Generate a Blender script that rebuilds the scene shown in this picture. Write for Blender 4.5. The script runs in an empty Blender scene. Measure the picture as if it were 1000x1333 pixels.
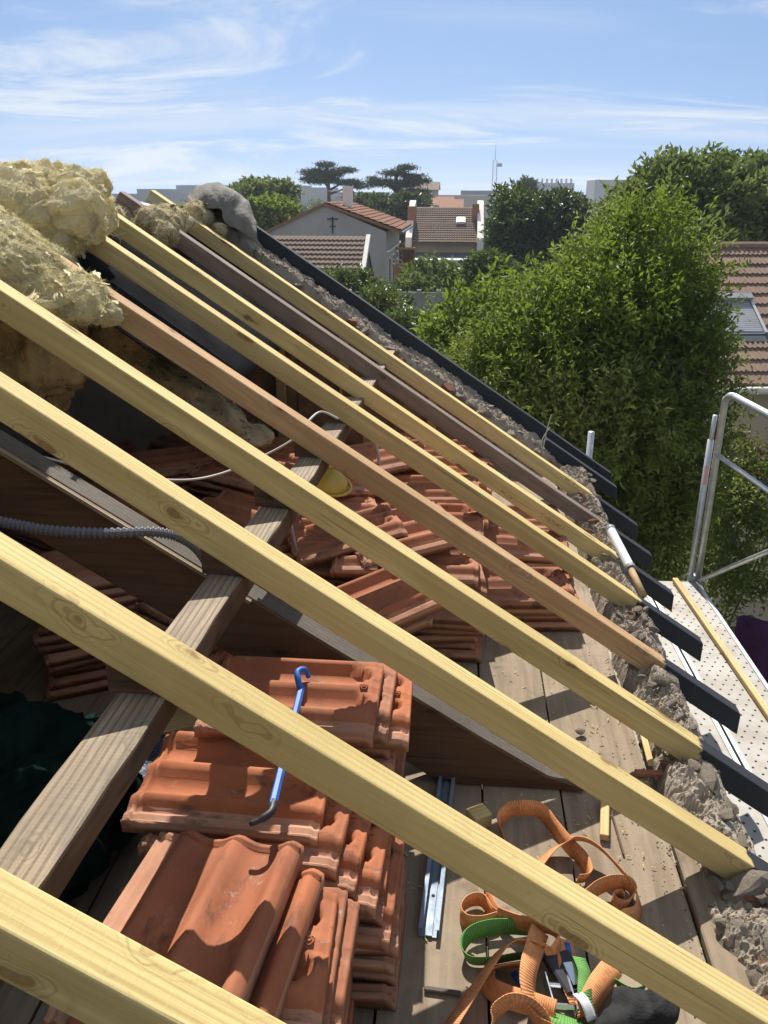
import bpy, bmesh, math, random
import numpy as np
from mathutils import Vector, Matrix, Euler, noise
random.seed(7); rng = np.random.default_rng(7)
SC = bpy.context.scene
COL = SC.collection

# ------------------------------------------------------------------ camera
FOC = 1076.06                                   # focal length in photograph pixels (1000 x 1333)
PIT, YAW, ROL, SLP = [math.radians(a) for a in (21.0865, 5.0917, 0.11, 33.6803)]
CAM = np.array([0.0, 0.0, 1.65])
_F = np.array([-math.sin(YAW), math.cos(YAW), 0]); _R = np.array([math.cos(YAW), math.sin(YAW), 0]); _U = np.array([0, 0, 1.0])
FW = _F*math.cos(PIT)-_U*math.sin(PIT); _up = _F*math.sin(PIT)+_U*math.cos(PIT)
RT = _R*math.cos(ROL)+_up*math.sin(ROL); UP = -_R*math.sin(ROL)+_up*math.cos(ROL)
cd = bpy.data.cameras.new('camera'); cam = bpy.data.objects.new('camera', cd); COL.objects.link(cam)
cd.sensor_fit = 'VERTICAL'; cd.sensor_height = 24; cd.sensor_width = 18; cd.lens = 24*FOC/1333
cd.clip_start = 0.03; cd.clip_end = 12000
cam.matrix_world = Matrix(((RT[0], UP[0], -FW[0], CAM[0]), (RT[1], UP[1], -FW[1], CAM[1]), (RT[2], UP[2], -FW[2], CAM[2]), (0, 0, 0, 1)))
SC.camera = cam
# ------------------------------------------------------------------ light
SUN = Vector((-0.14, 0.86, 1.0)).normalized()    # direction to the sun
EL = math.asin(SUN.z); AZ = math.atan2(SUN.x, SUN.y)
W = bpy.data.worlds.new('World'); SC.world = W; W.use_nodes = True
nt = W.node_tree; nt.nodes.clear()
sky = nt.nodes.new('ShaderNodeTexSky'); sky.sky_type = 'NISHITA'; sky.sun_disc = False
sky.sun_elevation = EL; sky.sun_rotation = AZ; sky.altitude = 0; sky.air_density = 1.0; sky.dust_density = 0.2; sky.ozone_density = 1.3
bg = nt.nodes.new('ShaderNodeBackground'); bg.inputs[1].default_value = 0.08
out = nt.nodes.new('ShaderNodeOutputWorld')
# cirrus: noise on a flat cloud layer high above (direction / height)
tc = nt.nodes.new('ShaderNodeTexCoord'); sx = nt.nodes.new('ShaderNodeSeparateXYZ'); nt.links.new(tc.outputs['Generated'], sx.inputs[0])
lift = nt.nodes.new('ShaderNodeVectorMath'); lift.operation = 'ADD'; lift.inputs[1].default_value = (0, 0, 0.26); nt.links.new(tc.outputs['Generated'], lift.inputs[0])
lnm = nt.nodes.new('ShaderNodeVectorMath'); lnm.operation = 'NORMALIZE'; nt.links.new(lift.outputs[0], lnm.inputs[0]); nt.links.new(lnm.outputs[0], sky.inputs['Vector'])
def wm(op, a, b=None, c=None):
    n = nt.nodes.new('ShaderNodeMath'); n.operation = op
    for i, v in enumerate((a, b, c)):
        if v is None: continue
        if isinstance(v, (int, float)): n.inputs[i].default_value = v
        else: nt.links.new(v, n.inputs[i])
    return n.outputs[0]
hz = wm('ADD', wm('MAXIMUM', sx.outputs['Z'], 0.0), 0.15)
cx = wm('DIVIDE', sx.outputs['X'], hz); cyy = wm('DIVIDE', sx.outputs['Y'], hz)
cb = nt.nodes.new('ShaderNodeCombineXYZ'); nt.links.new(cx, cb.inputs[0]); nt.links.new(cyy, cb.inputs[1])
def wnoise(scale, loc, rot, sc, det=8, rough=0.6, dist=0.0):
    mp = nt.nodes.new('ShaderNodeMapping'); mp.inputs['Location'].default_value = loc; mp.inputs['Rotation'].default_value = (0, 0, rot); mp.inputs['Scale'].default_value = sc
    nt.links.new(cb.outputs[0], mp.inputs[0])
    n = nt.nodes.new('ShaderNodeTexNoise'); n.inputs['Scale'].default_value = scale; n.inputs['Detail'].default_value = det
    n.inputs['Roughness'].default_value = rough; n.inputs['Distortion'].default_value = dist
    nt.links.new(mp.outputs[0], n.inputs['Vector']); return n.outputs[0]
n1 = wnoise(0.95, (2.2, 15.1, 0), 0.4, (0.6, 1.0, 1), 12, 0.64, 0.9)
n2 = wnoise(0.7, (14.9, 3.4, 0), 0.14, (0.22, 1.0, 1), 8, 0.60, 0.3)
def wramp(v, a, b):
    n = nt.nodes.new('ShaderNodeMapRange'); n.interpolation_type = 'SMOOTHSTEP'; n.inputs['From Min'].default_value = a; n.inputs['From Max'].default_value = b
    nt.links.new(v, n.inputs['Value']); return n.outputs[0]
cl = wm('MAXIMUM', wm('MULTIPLY', wramp(n1, 0.46, 0.64), 0.85), wm('MULTIPLY', wramp(n2, 0.46, 0.68), 0.55))
mx = nt.nodes.new('ShaderNodeMix'); mx.data_type = 'RGBA'; nt.links.new(cl, mx.inputs['Factor'])
hsv = nt.nodes.new('ShaderNodeHueSaturation'); hsv.inputs['Saturation'].default_value = 1.08; nt.links.new(sky.outputs[0], hsv.inputs['Color'])
nt.links.new(hsv.outputs[0], mx.inputs['A']); mx.inputs['B'].default_value = (6.6, 7.05, 7.5, 1)
nt.links.new(mx.outputs['Result'], bg.inputs[0]); nt.links.new(bg.outputs[0], out.inputs[0])
sl = bpy.data.lights.new('sun', 'SUN'); sl.energy = 5.0; sl.angle = math.radians(0.53); sl.color = (1.0, 0.94, 0.85)
so = bpy.data.objects.new('sun', sl); COL.objects.link(so); so.rotation_euler = SUN.to_track_quat('Z', 'Y').to_euler(); so.location = (0, 0, 60)
vs = SC.view_settings; vs.view_transform = 'Standard'; vs.look = 'None'; vs.exposure = 0.65; vs.gamma = 1; vs.use_curve_mapping = False

# ------------------------------------------------------------------ photograph pixel -> direction -> point on a known surface
def ray(u, v): return RT*(u-500)/FOC+UP*(666.5-v)/FOC+FW
def atz(u, v, z): d = ray(u, v); return CAM+d*(z-CAM[2])/d[2]
def aty(u, v, Y): d = ray(u, v); return CAM+d*Y/d[1]
TS = math.tan(SLP); RZ0 = 0.57                    # roof plane (top of the rafters): z = RZ0 - TS*x
def roofz(x): return RZ0-TS*x
def onroof(u, v, off=0): d = ray(u, v); return CAM+d*((RZ0+off-CAM[2])/(TS*d[0]+d[2]))
GZ = -7.35                                        # garden level

# ------------------------------------------------------------------ mesh helpers
class MB:
    def __init__(s): s.v = []; s.f = []; s.m = []
    def add(s, vs, fs, mi=0):
        o = len(s.v); s.v += [tuple(map(float, p)) for p in vs]; s.f += [tuple(i+o for i in f) for f in fs]; s.m += [mi]*len(fs); return s
    def box(s, c, d, rot=None, mi=0):
        x, y, z = [k/2 for k in d]
        P = [Vector(p) for p in ((-x,-y,-z),(x,-y,-z),(x,y,-z),(-x,y,-z),(-x,-y,z),(x,-y,z),(x,y,z),(-x,y,z))]
        if rot is not None:
            M = rot if isinstance(rot, Matrix) else Euler(rot).to_matrix(); P = [M@p for p in P]
        P = [p+Vector(c) for p in P]
        return s.add(P, [(0,3,2,1),(4,5,6,7),(0,1,5,4),(1,2,6,5),(2,3,7,6),(3,0,4,7)], mi)
    def tube(s, pts, r, n=8, mi=0, cap=True, sx=1.0):
        pts = [Vector(p) for p in pts]; k = len(pts); rs = r if isinstance(r, (list, tuple)) else [r]*k
        up = Vector((0, 0, 1)); rings = []; prev = None
        for i, p in enumerate(pts):
            t = (pts[min(i+1, k-1)]-pts[max(i-1, 0)]).normalized()
            if prev is None:
                a = up if abs(t.z) < 0.9 else Vector((1, 0, 0)); nx = t.cross(a).normalized()
            else: nx = (prev-t*prev.dot(t)).normalized()
            prev = nx; ny = t.cross(nx)
            rings.append([p+(nx*math.cos(2*math.pi*j/n)+ny*math.sin(2*math.pi*j/n)*sx)*rs[i] for j in range(n)])
        V = [q for R in rings for q in R]; F = []
        for i in range(k-1):
            for j in range(n): F.append((i*n+j, i*n+(j+1) % n, (i+1)*n+(j+1) % n, (i+1)*n+j))
        if cap: F.append(tuple(range(n-1, -1, -1))); F.append(tuple((k-1)*n+j for j in range(n)))
        return s.add(V, F, mi)
    def prism(s, poly, y0, y1, mi=0, axis='y'):
        n = len(poly)
        if axis == 'y': A = [(p[0], y0, p[1]) for p in poly]; B = [(p[0], y1, p[1]) for p in poly]
        elif axis == 'x': A = [(y0, p[0], p[1]) for p in poly]; B = [(y1, p[0], p[1]) for p in poly]
        else: A = [(p[0], p[1], y0) for p in poly]; B = [(p[0], p[1], y1) for p in poly]
        F = [tuple(range(n)), tuple(range(2*n-1, n-1, -1))]+[(i, i+n, (i+1) % n+n, (i+1) % n) for i in range(n)]
        return s.add(A+B, F, mi)
    def quad(s, a, b, c, d, mi=0): return s.add([a, b, c, d], [(0, 1, 2, 3)], mi)
    def grid(s, fn, nu, nv, mi=0, flip=False):
        V = [fn(i/nu, j/nv) for i in range(nu+1) for j in range(nv+1)]; F = []
        for i in range(nu):
            for j in range(nv):
                q = (i*(nv+1)+j, (i+1)*(nv+1)+j, (i+1)*(nv+1)+j+1, i*(nv+1)+j+1); F.append(q[::-1] if flip else q)
        return s.add(V, F, mi)
    def mesh(s, name, mats, smooth=False):
        me = bpy.data.meshes.new(name); me.from_pydata(s.v, [], s.f)
        for m in (mats if isinstance(mats, (list, tuple)) else [mats]): me.materials.append(m)
        me.polygons.foreach_set('material_index', s.m)
        bm = bmesh.new(); bm.from_mesh(me); bmesh.ops.recalc_face_normals(bm, faces=bm.faces); bm.to_mesh(me); bm.free()
        if smooth: me.polygons.foreach_set('use_smooth', [True]*len(me.polygons))
        me.update(); return me
    def build(s, name, mats, parent=None, loc=(0, 0, 0), rot=None, smooth=False):
        return link(name, s.mesh(name, mats, smooth), parent, loc, rot)
def link(name, me, parent=None, loc=(0, 0, 0), rot=None):
    o = bpy.data.objects.new(name, me); COL.objects.link(o); o.location = loc
    if rot is not None: o.rotation_euler = rot
    if parent is not None: o.parent = parent
    return o
def tag(o, label=None, cat=None, group=None, kind=None):
    if label: o['label'] = label
    if cat: o['category'] = cat
    if group: o['group'] = group
    if kind: o['kind'] = kind
    return o
def empty(name, loc=(0, 0, 0), rot=None):
    o = link(name, None, None, loc, rot); o.empty_display_size = 0.1; return o
def bevel(o, w=0.003, seg=1):
    m = o.modifiers.new('bevel', 'BEVEL'); m.width = w; m.segments = seg; m.limit_method = 'ANGLE'; m.angle_limit = math.radians(40); return o
def fbm(p, oct=4, lac=2.1, gain=0.5):
    p = Vector(p); a = 1.0; s = 0.0
    for _ in range(oct): s += a*noise.noise(p); p = p*lac+Vector((3.7, 1.3, 7.1)); a *= gain
    return s
def np_mesh(name, V, F4=None, F3=None, mats=(), mi=None):
    me = bpy.data.meshes.new(name); F = F4 if F4 is not None else F3; k = F.shape[1]
    me.vertices.add(len(V)); me.vertices.foreach_set('co', np.ascontiguousarray(V, dtype=np.float32).ravel())
    me.loops.add(F.size); me.loops.foreach_set('vertex_index', np.ascontiguousarray(F, dtype=np.int32).ravel())
    me.polygons.add(len(F)); me.polygons.foreach_set('loop_start', np.arange(0, F.size, k, dtype=np.int32))
    for m in mats: me.materials.append(m)
    if mi is not None: me.polygons.foreach_set('material_index', np.asarray(mi, dtype=np.int32))
    me.update(calc_edges=True); return me

# ------------------------------------------------------------------ material helpers
class NT:
    def __init__(s, name):
        s.m = bpy.data.materials.new(name); s.m.use_nodes = True; s.t = s.m.node_tree; s.b = s.t.nodes['Principled BSDF']; s.o = s.t.nodes['Material Output']
        s._tc = None
    def n(s, ty, **kw):
        n = s.t.nodes.new(ty)
        for k, v in kw.items(): setattr(n, k, v)
        return n
    def put(s, sock, v):
        if isinstance(v, bpy.types.NodeSocket): s.t.links.new(v, sock)
        elif v is not None:
            if hasattr(sock.default_value, '__len__') and not hasattr(v, '__len__'): v = (v,)*len(sock.default_value)
            if hasattr(v, '__len__') and len(v) == 3 and len(sock.default_value) == 4: v = tuple(v)+(1,)
            sock.default_value = v
    def co(s, kind='Object'):
        if s._tc is None: s._tc = s.n('ShaderNodeTexCoord')
        return s._tc.outputs[kind]
    def rnd(s): return s.n('ShaderNodeObjectInfo').outputs['Random']
    def isl(s): return s.n('ShaderNodeNewGeometry').outputs['Random Per Island']
    def math(s, op, a, b=None, c=None):
        n = s.n('ShaderNodeMath', operation=op)
        for i, v in enumerate((a, b, c)):
            if v is not None: s.put(n.inputs[i], v)
        return n.outputs[0]
    def vadd(s, a, b):
        n = s.n('ShaderNodeVectorMath', operation='ADD'); s.put(n.inputs[0], a); s.put(n.inputs[1], b); return n.outputs[0]
    def ofs(s, k=17.0, kind='Object'):
        r = s.math('MULTIPLY', s.rnd(), k); c = s.n('ShaderNodeCombineXYZ')
        for i in range(3): s.t.links.new(r, c.inputs[i])
        return s.vadd(s.co(kind), c.outputs[0])
    def map(s, v, scale=(1, 1, 1), rot=(0, 0, 0), loc=(0, 0, 0)):
        n = s.n('ShaderNodeMapping'); s.put(n.inputs['Vector'], v); n.inputs['Scale'].default_value = scale; n.inputs['Rotation'].default_value = rot; n.inputs['Location'].default_value = loc
        return n.outputs[0]
    def noise(s, v, scale=5, det=4, rough=0.55, dist=0.0):
        n = s.n('ShaderNodeTexNoise'); s.put(n.inputs['Vector'], v); n.inputs['Scale'].default_value = scale; n.inputs['Detail'].default_value = det
        n.inputs['Roughness'].default_value = rough; n.inputs['Distortion'].default_value = dist; return n.outputs[0]
    def vor(s, v, scale=5, feature='F1', rnd=1.0):
        n = s.n('ShaderNodeTexVoronoi', feature=feature); s.put(n.inputs['Vector'], v); n.inputs['Scale'].default_value = scale; n.inputs['Randomness'].default_value = rnd; return n.outputs[0]
    def wave(s, v, scale=5, dist=0, det=2, dscale=1, dirn='X', prof='SIN'):
        n = s.n('ShaderNodeTexWave', bands_direction=dirn, wave_profile=prof); s.put(n.inputs['Vector'], v); n.inputs['Scale'].default_value = scale
        n.inputs['Distortion'].default_value = dist; n.inputs['Detail'].default_value = det; n.inputs['Detail Scale'].default_value = dscale; return n.outputs['Fac']
    def rng(s, v, a, b, c=0.0, d=1.0, smooth=True):
        n = s.n('ShaderNodeMapRange'); n.interpolation_type = 'SMOOTHSTEP' if smooth else 'LINEAR'; s.put(n.inputs['Value'], v)
        for k, x in zip(('From Min', 'From Max', 'To Min', 'To Max'), (a, b, c, d)): n.inputs[k].default_value = x
        return n.outputs[0]
    def mix(s, f, a, b, mode='MIX'):
        n = s.n('ShaderNodeMix', data_type='RGBA', blend_type=mode); s.put(n.inputs['Factor'], f); s.put(n.inputs['A'], a); s.put(n.inputs['B'], b); return n.outputs['Result']
    def bump(s, h, strength=0.3, dist=0.01, prev=None):
        n = s.n('ShaderNodeBump'); s.put(n.inputs['Height'], h); n.inputs['Strength'].default_value = strength; n.inputs['Distance'].default_value = dist
        if prev is not None: s.put(n.inputs['Normal'], prev)
        return n.outputs[0]
    def done(s, col=None, rough=0.8, metal=0.0, normal=None, spec=0.3):
        if col is not None: s.put(s.b.inputs['Base Color'], col)
        s.put(s.b.inputs['Roughness'], rough); s.b.inputs['Metallic'].default_value = metal; s.b.inputs['Specular IOR Level'].default_value = spec
        if normal is not None: s.put(s.b.inputs['Normal'], normal)
        return s.m
M = {}
def plain(name, col, rough=0.7, metal=0.0, var=0.12, sc=8, bump=0.15, spec=0.3):
    t = NT(name); n = t.noise(t.ofs(), sc, 5, 0.6)
    c = t.mix(t.rng(n, 0.3, 0.7), [k*(1-var) for k in col], [min(1, k*(1+var)) for k in col])
    nb = t.bump(t.noise(t.co(), sc*8, 4), bump, 0.004)
    M[name] = t.done(c, rough, metal, nb, spec); return M[name]
def wood(name, light, dark, knot, paint=None, weather=0.0, saw=0.35, grain=1.0):
    t = NT(name); v = t.ofs(23.0)
    g = t.noise(t.map(v, (0.9, 16, 16)), 2.2, 5, 0.55, 1.2)
    fine = t.noise(t.map(v, (2.5, 120, 120)), 2.0, 4, 0.6)
    ring = t.wave(t.map(v, (0.25, 9, 9)), 2.4, 5.0, 3, 0.7, 'Y')
    c = t.mix(t.rng(g, 0.32, 0.72), light, dark)
    c = t.mix(t.math('MULTIPLY', t.rng(ring, 0.50, 1.0), 0.62*grain), c, [k*0.72 for k in dark])
    c = t.mix(t.math('MULTIPLY', t.rng(fine, 0.5, 0.8), 0.45*grain), c, [k*0.6 for k in dark])
    blot = t.noise(v, 1.7, 3, 0.5)
    c = t.mix(t.rng(blot, 0.50, 0.72, 0, 0.6), c, [a*0.78 for a in dark])
    kv = t.n('ShaderNodeVectorMath', operation='ADD'); t.put(kv.inputs[0], t.map(v, (3.4, 11.0, 9.0))); nz = t.n('ShaderNodeTexNoise'); t.put(nz.inputs['Vector'], t.map(v, (5, 5, 5))); nz.inputs['Scale'].default_value = 3.0; ns = t.n('ShaderNodeVectorMath', operation='SCALE'); t.put(ns.inputs[0], nz.outputs['Color']); ns.inputs['Scale'].default_value = 0.35; t.put(kv.inputs[1], ns.outputs[0]); kd = t.vor(kv.outputs[0], 1.0)
    c = t.mix(t.math('MULTIPLY', t.rng(kd, 0.20, 0.34, 1.0, 0.0), t.rng(t.math('SINE', t.math('MULTIPLY', kd, 95.0)), 0.0, 1.0, 0.0, 0.45)), c, knot)
    c = t.mix(t.rng(kd, 0.09, 0.145, 0.85, 0.0), c, knot)
    c = t.mix(t.rng(kd, 0.03, 0.07, 0.6, 0.0), c, [k*0.45 for k in knot])
    if weather:
        w = t.noise(t.map(v, (3, 9, 9)), 2.0, 6, 0.65); c = t.mix(t.rng(w, 0.40, 0.72, 0, weather), c, (0.10, 0.085, 0.07))
    sw = t.noise(t.map(v, (60, 3, 3)), 3.0, 3, 0.6)
    c = t.mix(t.math('MULTIPLY', t.rng(sw, 0.45, 0.75), saw*0.75), c, [k*0.75 for k in light])
    # grime: scattered scuffs
    sc = t.noise(t.map(v, (5, 14, 14)), 3.0, 7, 0.7); c = t.mix(t.rng(sc, 0.62, 0.74, 0, 0.45), c, (0.16, 0.115, 0.06))
    crk = t.noise(t.map(v, (1.1, 55, 55)), 1.6, 4, 0.55, 0.4); c = t.mix(t.rng(crk, 0.655, 0.70, 0, 0.75), c, [k*0.35 for k in dark])
    c = t.mix(t.math('MULTIPLY', t.rnd(), 0.28), c, [k*0.8 for k in dark])
    nb = t.bump(sw, 0.45*saw, 0.004); nb = t.bump(fine, 0.35, 0.003, nb); nb = t.bump(g, 0.15, 0.006, nb)
    rough = 0.72
    if paint:
        px = t.n('ShaderNodeSeparateXYZ'); t.put(px.inputs[0], t.co())
        e = t.math('ADD', px.outputs[0], t.math('MULTIPLY', t.math('SUBTRACT', t.noise(t.ofs(9.0), 22, 4, 0.6), 0.5), 0.10))
        m = t.rng(e, paint-0.006, paint+0.006)
        c = t.mix(m, c, t.mix(t.noise(v, 30, 4), (0.018, 0.02, 0.026), (0.035, 0.038, 0.045)))
        rough = t.math('SUBTRACT', 0.74, t.math('MULTIPLY', m, 0.18))
    M[name] = t.done(c, rough, 0, nb, 0.25); return M[name]
PAINT = 0.955
wood('pine_yellow', (0.71, 0.575, 0.265), (0.55, 0.41, 0.165), (0.19, 0.095, 0.035), PAINT)
wood('pine_pink', (0.56, 0.375, 0.20), (0.42, 0.25, 0.12), (0.17, 0.08, 0.04), PAINT)
wood('pine_grey', (0.31, 0.245, 0.20), (0.20, 0.15, 0.12), (0.06, 0.035, 0.025), PAINT, 0.5)
wood('pine_batten', (0.66, 0.50, 0.26), (0.52, 0.36, 0.16), (0.22, 0.11, 0.05))
wood('black_timber', (0.034, 0.041, 0.052), (0.024, 0.029, 0.037), (0.01, 0.01, 0.012), None, 0, 0.2, 0.3)
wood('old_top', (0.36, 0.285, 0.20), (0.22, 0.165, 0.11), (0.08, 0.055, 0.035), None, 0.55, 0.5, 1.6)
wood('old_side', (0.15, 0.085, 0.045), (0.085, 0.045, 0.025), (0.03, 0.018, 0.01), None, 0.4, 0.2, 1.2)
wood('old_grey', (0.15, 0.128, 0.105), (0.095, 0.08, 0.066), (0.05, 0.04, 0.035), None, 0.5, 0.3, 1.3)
wood('raw_stud', (0.50, 0.36, 0.19), (0.36, 0.24, 0.12), (0.14, 0.08, 0.04))
# floor boards: dusty grey-brown
t = NT('floor_board'); v = t.ofs(31.0); g = t.noise(t.map(v, (18, 1.0, 18)), 2.0, 6, 0.6, 0.6); d = t.noise(v, 3.2, 6, 0.62)
c = t.mix(t.rng(g, 0.3, 0.75), (0.265, 0.21, 0.15), (0.165, 0.13, 0.09)); c = t.mix(t.rng(d, 0.42, 0.68, 0, 0.7), c, (0.31, 0.25, 0.185))
c = t.mix(t.rng(t.noise(v, 6, 6, 0.72), 0.56, 0.72, 0, 0.6), c, (0.10, 0.075, 0.05)); c = t.mix(t.rng(t.vor(v, 55), 0.03, 0.09, 0.5, 0), c, (0.45, 0.40, 0.33))
M['floor_board'] = t.done(c, 0.88, 0, t.bump(t.noise(v, 60, 5, 0.7), 0.35, 0.004, t.bump(g, 0.3, 0.004)), 0.2)
# terracotta
def terra(name, a, b, dust=0.35):
    t = NT(name); v = t.ofs(13.0); n = t.noise(v, 6, 6, 0.62); f = t.noise(v, 45, 5, 0.65); r = t.rnd()
    c = t.mix(t.rng(n, 0.3, 0.72), a, b); c = t.mix(t.math('MULTIPLY', r, 0.75), c, (0.25, 0.115, 0.07)); r2 = t.math('FRACT', t.math('MULTIPLY', r, 7.3)); c = t.mix(t.math('MULTIPLY', t.math('GREATER_THAN', r2, 0.7), 0.25), c, (0.40, 0.24, 0.165))
    c = t.mix(t.rng(t.noise(v, 11, 7, 0.7), 0.56, 0.74, 0, dust), c, (0.50, 0.34, 0.25))
    c = t.mix(t.rng(t.noise(t.map(v, (4, 10, 6)), 2.5, 6, 0.7), 0.53, 0.68, 0, 0.7), c, (0.10, 0.055, 0.04))
    c = t.mix(t.rng(t.vor(v, 70), 0.02, 0.07, 0.55, 0), c, (0.12, 0.07, 0.05)); c = t.mix(t.math('MULTIPLY', t.rng(t.noise(v, 17, 8, 0.75), 0.60, 0.66), 0.55), c, (0.33, 0.29, 0.23)); c = t.mix(t.math('MULTIPLY', t.rng(t.noise(v, 3.2, 5, 0.6), 0.50, 0.70), 0.5), c, (0.22, 0.10, 0.06))
    M[name] = t.done(c, 0.86, 0, t.bump(f, 0.3, 0.003, t.bump(n, 0.15, 0.006)), 0.25)
terra('terracotta', (0.42, 0.148, 0.066), (0.30, 0.095, 0.042), 0.20)
terra('terracotta_edge', (0.52, 0.29, 0.19), (0.40, 0.20, 0.125), 0.6)
def mortar(name, a, b, c2):
    t = NT(name); v = t.ofs(11.0); n = t.noise(v, 7, 8, 0.68); c = t.mix(t.rng(n, 0.3, 0.7), a, b); c = t.mix(t.rng(t.noise(v, 28, 6, 0.7), 0.55, 0.72, 0, 0.7), c, c2)
    c = t.mix(t.rng(t.vor(v, 34), 0.05, 0.16, 0.5, 0), c, [k*0.55 for k in a])
    M[name] = t.done(c, 0.95, 0, t.bump(t.noise(v, 70, 6, 0.75), 0.9, 0.008, t.bump(n, 0.6, 0.025)), 0.15)
mortar('mortar', (0.37, 0.32, 0.26), (0.26, 0.215, 0.165), (0.46, 0.41, 0.34))
mortar('stone', (0.36, 0.31, 0.25), (0.25, 0.205, 0.16), (0.45, 0.40, 0.33))
mortar('brick', (0.36, 0.17, 0.11), (0.27, 0.12, 0.075), (0.42, 0.28, 0.21))
mortar('render_wall', (0.45, 0.40, 0.33), (0.38, 0.33, 0.27), (0.48, 0.44, 0.37))
# mineral wool
t = NT('mineral_wool'); v = t.co(); n = t.noise(t.map(v, (1, 1, 2.5)), 9, 8, 0.68); f = t.noise(t.map(v, (1.0, 2.6, 3.2)), 26, 8, 0.8, 2.5)
c = t.mix(t.rng(n, 0.28, 0.56), (0.84, 0.69, 0.36), (0.95, 0.88, 0.62)); c = t.mix(t.rng(t.noise(v, 5.0, 7, 0.7), 0.62, 0.80, 0, 0.5), c, (0.50, 0.37, 0.19))
c = t.mix(t.rng(f, 0.5, 0.75, 0, 0.5), c, (0.88, 0.82, 0.62))
M['mineral_wool'] = t.done(c, 1.0, 0, t.bump(f, 0.9, 0.012, t.bump(n, 0.6, 0.03)), 0.05)
tr = t.n('ShaderNodeBsdfTranslucent'); t.put(tr.inputs[0], c); ms = t.n('ShaderNodeMixShader'); ms.inputs[0].default_value = 0.45; t.t.links.new(t.b.outputs[0], ms.inputs[1]); t.t.links.new(tr.outputs[0], ms.inputs[2]); t.t.links.new(ms.outputs[0], t.o.inputs[0])
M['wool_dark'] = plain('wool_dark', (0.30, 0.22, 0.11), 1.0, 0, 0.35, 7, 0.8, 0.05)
M['wool_grey'] = plain('wool_grey', (0.33, 0.27, 0.17), 1.0, 0, 0.35, 12, 0.9, 0.05)  # glass wool copy, its shade worked into a darker tan-grey colour
def leaf(name, a, b, trans=0.35, rough=0.45, spec=0.4, cs=1.3):
    t = NT(name); r = t.isl(); c = t.mix(r, a, b); c = t.mix(t.rng(t.noise(t.co(), cs, 3, 0.6), 0.35, 0.68), [k*0.7 for k in a], c)
    t.done(c, rough, 0, None, spec)
    tr = t.n('ShaderNodeBsdfTranslucent'); t.put(tr.inputs[0], t.mix(0.5, c, (0.20, 0.30, 0.03)))
    ms = t.n('ShaderNodeMixShader'); ms.inputs[0].default_value = trans; t.t.links.new(t.b.outputs[0], ms.inputs[1]); t.t.links.new(tr.outputs[0], ms.inputs[2]); t.t.links.new(ms.outputs[0], t.o.inputs[0]); M[name] = t.m
leaf('fibre', (0.78, 0.66, 0.38), (0.93, 0.87, 0.68), 0.35, 0.9, 0.05)
plain('felt', (0.018, 0.018, 0.02), 1.0, 0, 0.3, 6, 0.15, 0.0); plain('kraft', (0.17, 0.105, 0.06), 0.8, 0, 0.35, 5)
plain('tarp_grey', (0.16, 0.148, 0.13), 0.85, 0, 0.25, 9, 0.5)
plain('tarp_blue', (0.02, 0.09, 0.34), 0.45, 0, 0.2, 6)
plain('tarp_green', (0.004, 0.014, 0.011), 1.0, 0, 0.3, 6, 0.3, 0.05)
t = NT('woven_sack'); v = t.co('UV') if False else t.co(); w1 = t.wave(v, 30, 0.3, 1, 1, 'X'); w2 = t.wave(v, 30, 0.3, 1, 1, 'Y')
c = t.mix(t.rng(t.math('MULTIPLY', w1, w2), 0.1, 0.7), (0.02, 0.028, 0.055), (0.10, 0.125, 0.19)); M['woven_sack'] = t.done(c, 0.45, 0, t.bump(t.math('MULTIPLY', w1, w2), 0.5, 0.003), 0.4)
def metal(name, col, rough, met=0.9, sc=20):
    t = NT(name); v = t.ofs(7.0); n = t.noise(v, sc, 5, 0.6); c = t.mix(t.rng(n, 0.3, 0.7), col, [k*0.78 for k in col])
    c = t.mix(t.rng(t.noise(v, sc*0.4, 6, 0.7), 0.58, 0.75, 0, 0.4), c, [k*0.6 for k in col])
    M[name] = t.done(c, t.rng(n, 0.2, 0.8, rough-0.08, rough+0.1), met, t.bump(n, 0.05, 0.003), 0.5)
metal('galvanised', (0.60, 0.61, 0.62), 0.45); metal('chrome', (0.75, 0.75, 0.76), 0.22, 1.0)
metal('profile_steel', (0.20, 0.25, 0.32), 0.6, 0.3)
t = NT('deck_steel'); v = t.ofs(3.0); n = t.noise(v, 6, 7, 0.65); c = t.mix(t.rng(n, 0.35, 0.7), (0.36, 0.345, 0.32), (0.27, 0.25, 0.22)); c = t.mix(t.rng(t.noise(v, 9, 8, 0.75), 0.50, 0.68, 0, 0.75), c, (0.30, 0.25, 0.19))
M['deck_steel'] = t.done(c, 0.6, 0.25, t.bump(n, 0.1, 0.004), 0.4)
plain('hole_dark', (0.02, 0.02, 0.022), 0.9)
plain('blue_steel', (0.014, 0.105, 0.42), 0.5, 0.0, 0.25, 20, 0.1, 0.5); plain('dark_steel', (0.05, 0.05, 0.055), 0.5, 0.6)
plain('conduit', (0.14, 0.145, 0.17), 0.5, 0, 0.1); plain('cable', (0.50, 0.48, 0.44), 0.5, 0, 0.1); plain('cable_grey', (0.33, 0.33, 0.33), 0.5, 0, 0.1)
plain('white_plastic', (0.72, 0.74, 0.77), 0.35, 0, 0.06, 8, 0.05, 0.5); plain('grey_plastic', (0.22, 0.23, 0.25), 0.5); plain('black_cloth', (0.02, 0.02, 0.022), 0.85, 0, 0.3, 15, 0.5)
plain('label_pink', (0.75, 0.42, 0.42), 0.6); plain('yellow_bowl', (0.55, 0.38, 0.05), 0.35, 0, 0.2, 8, 0.1, 0.5)
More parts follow.
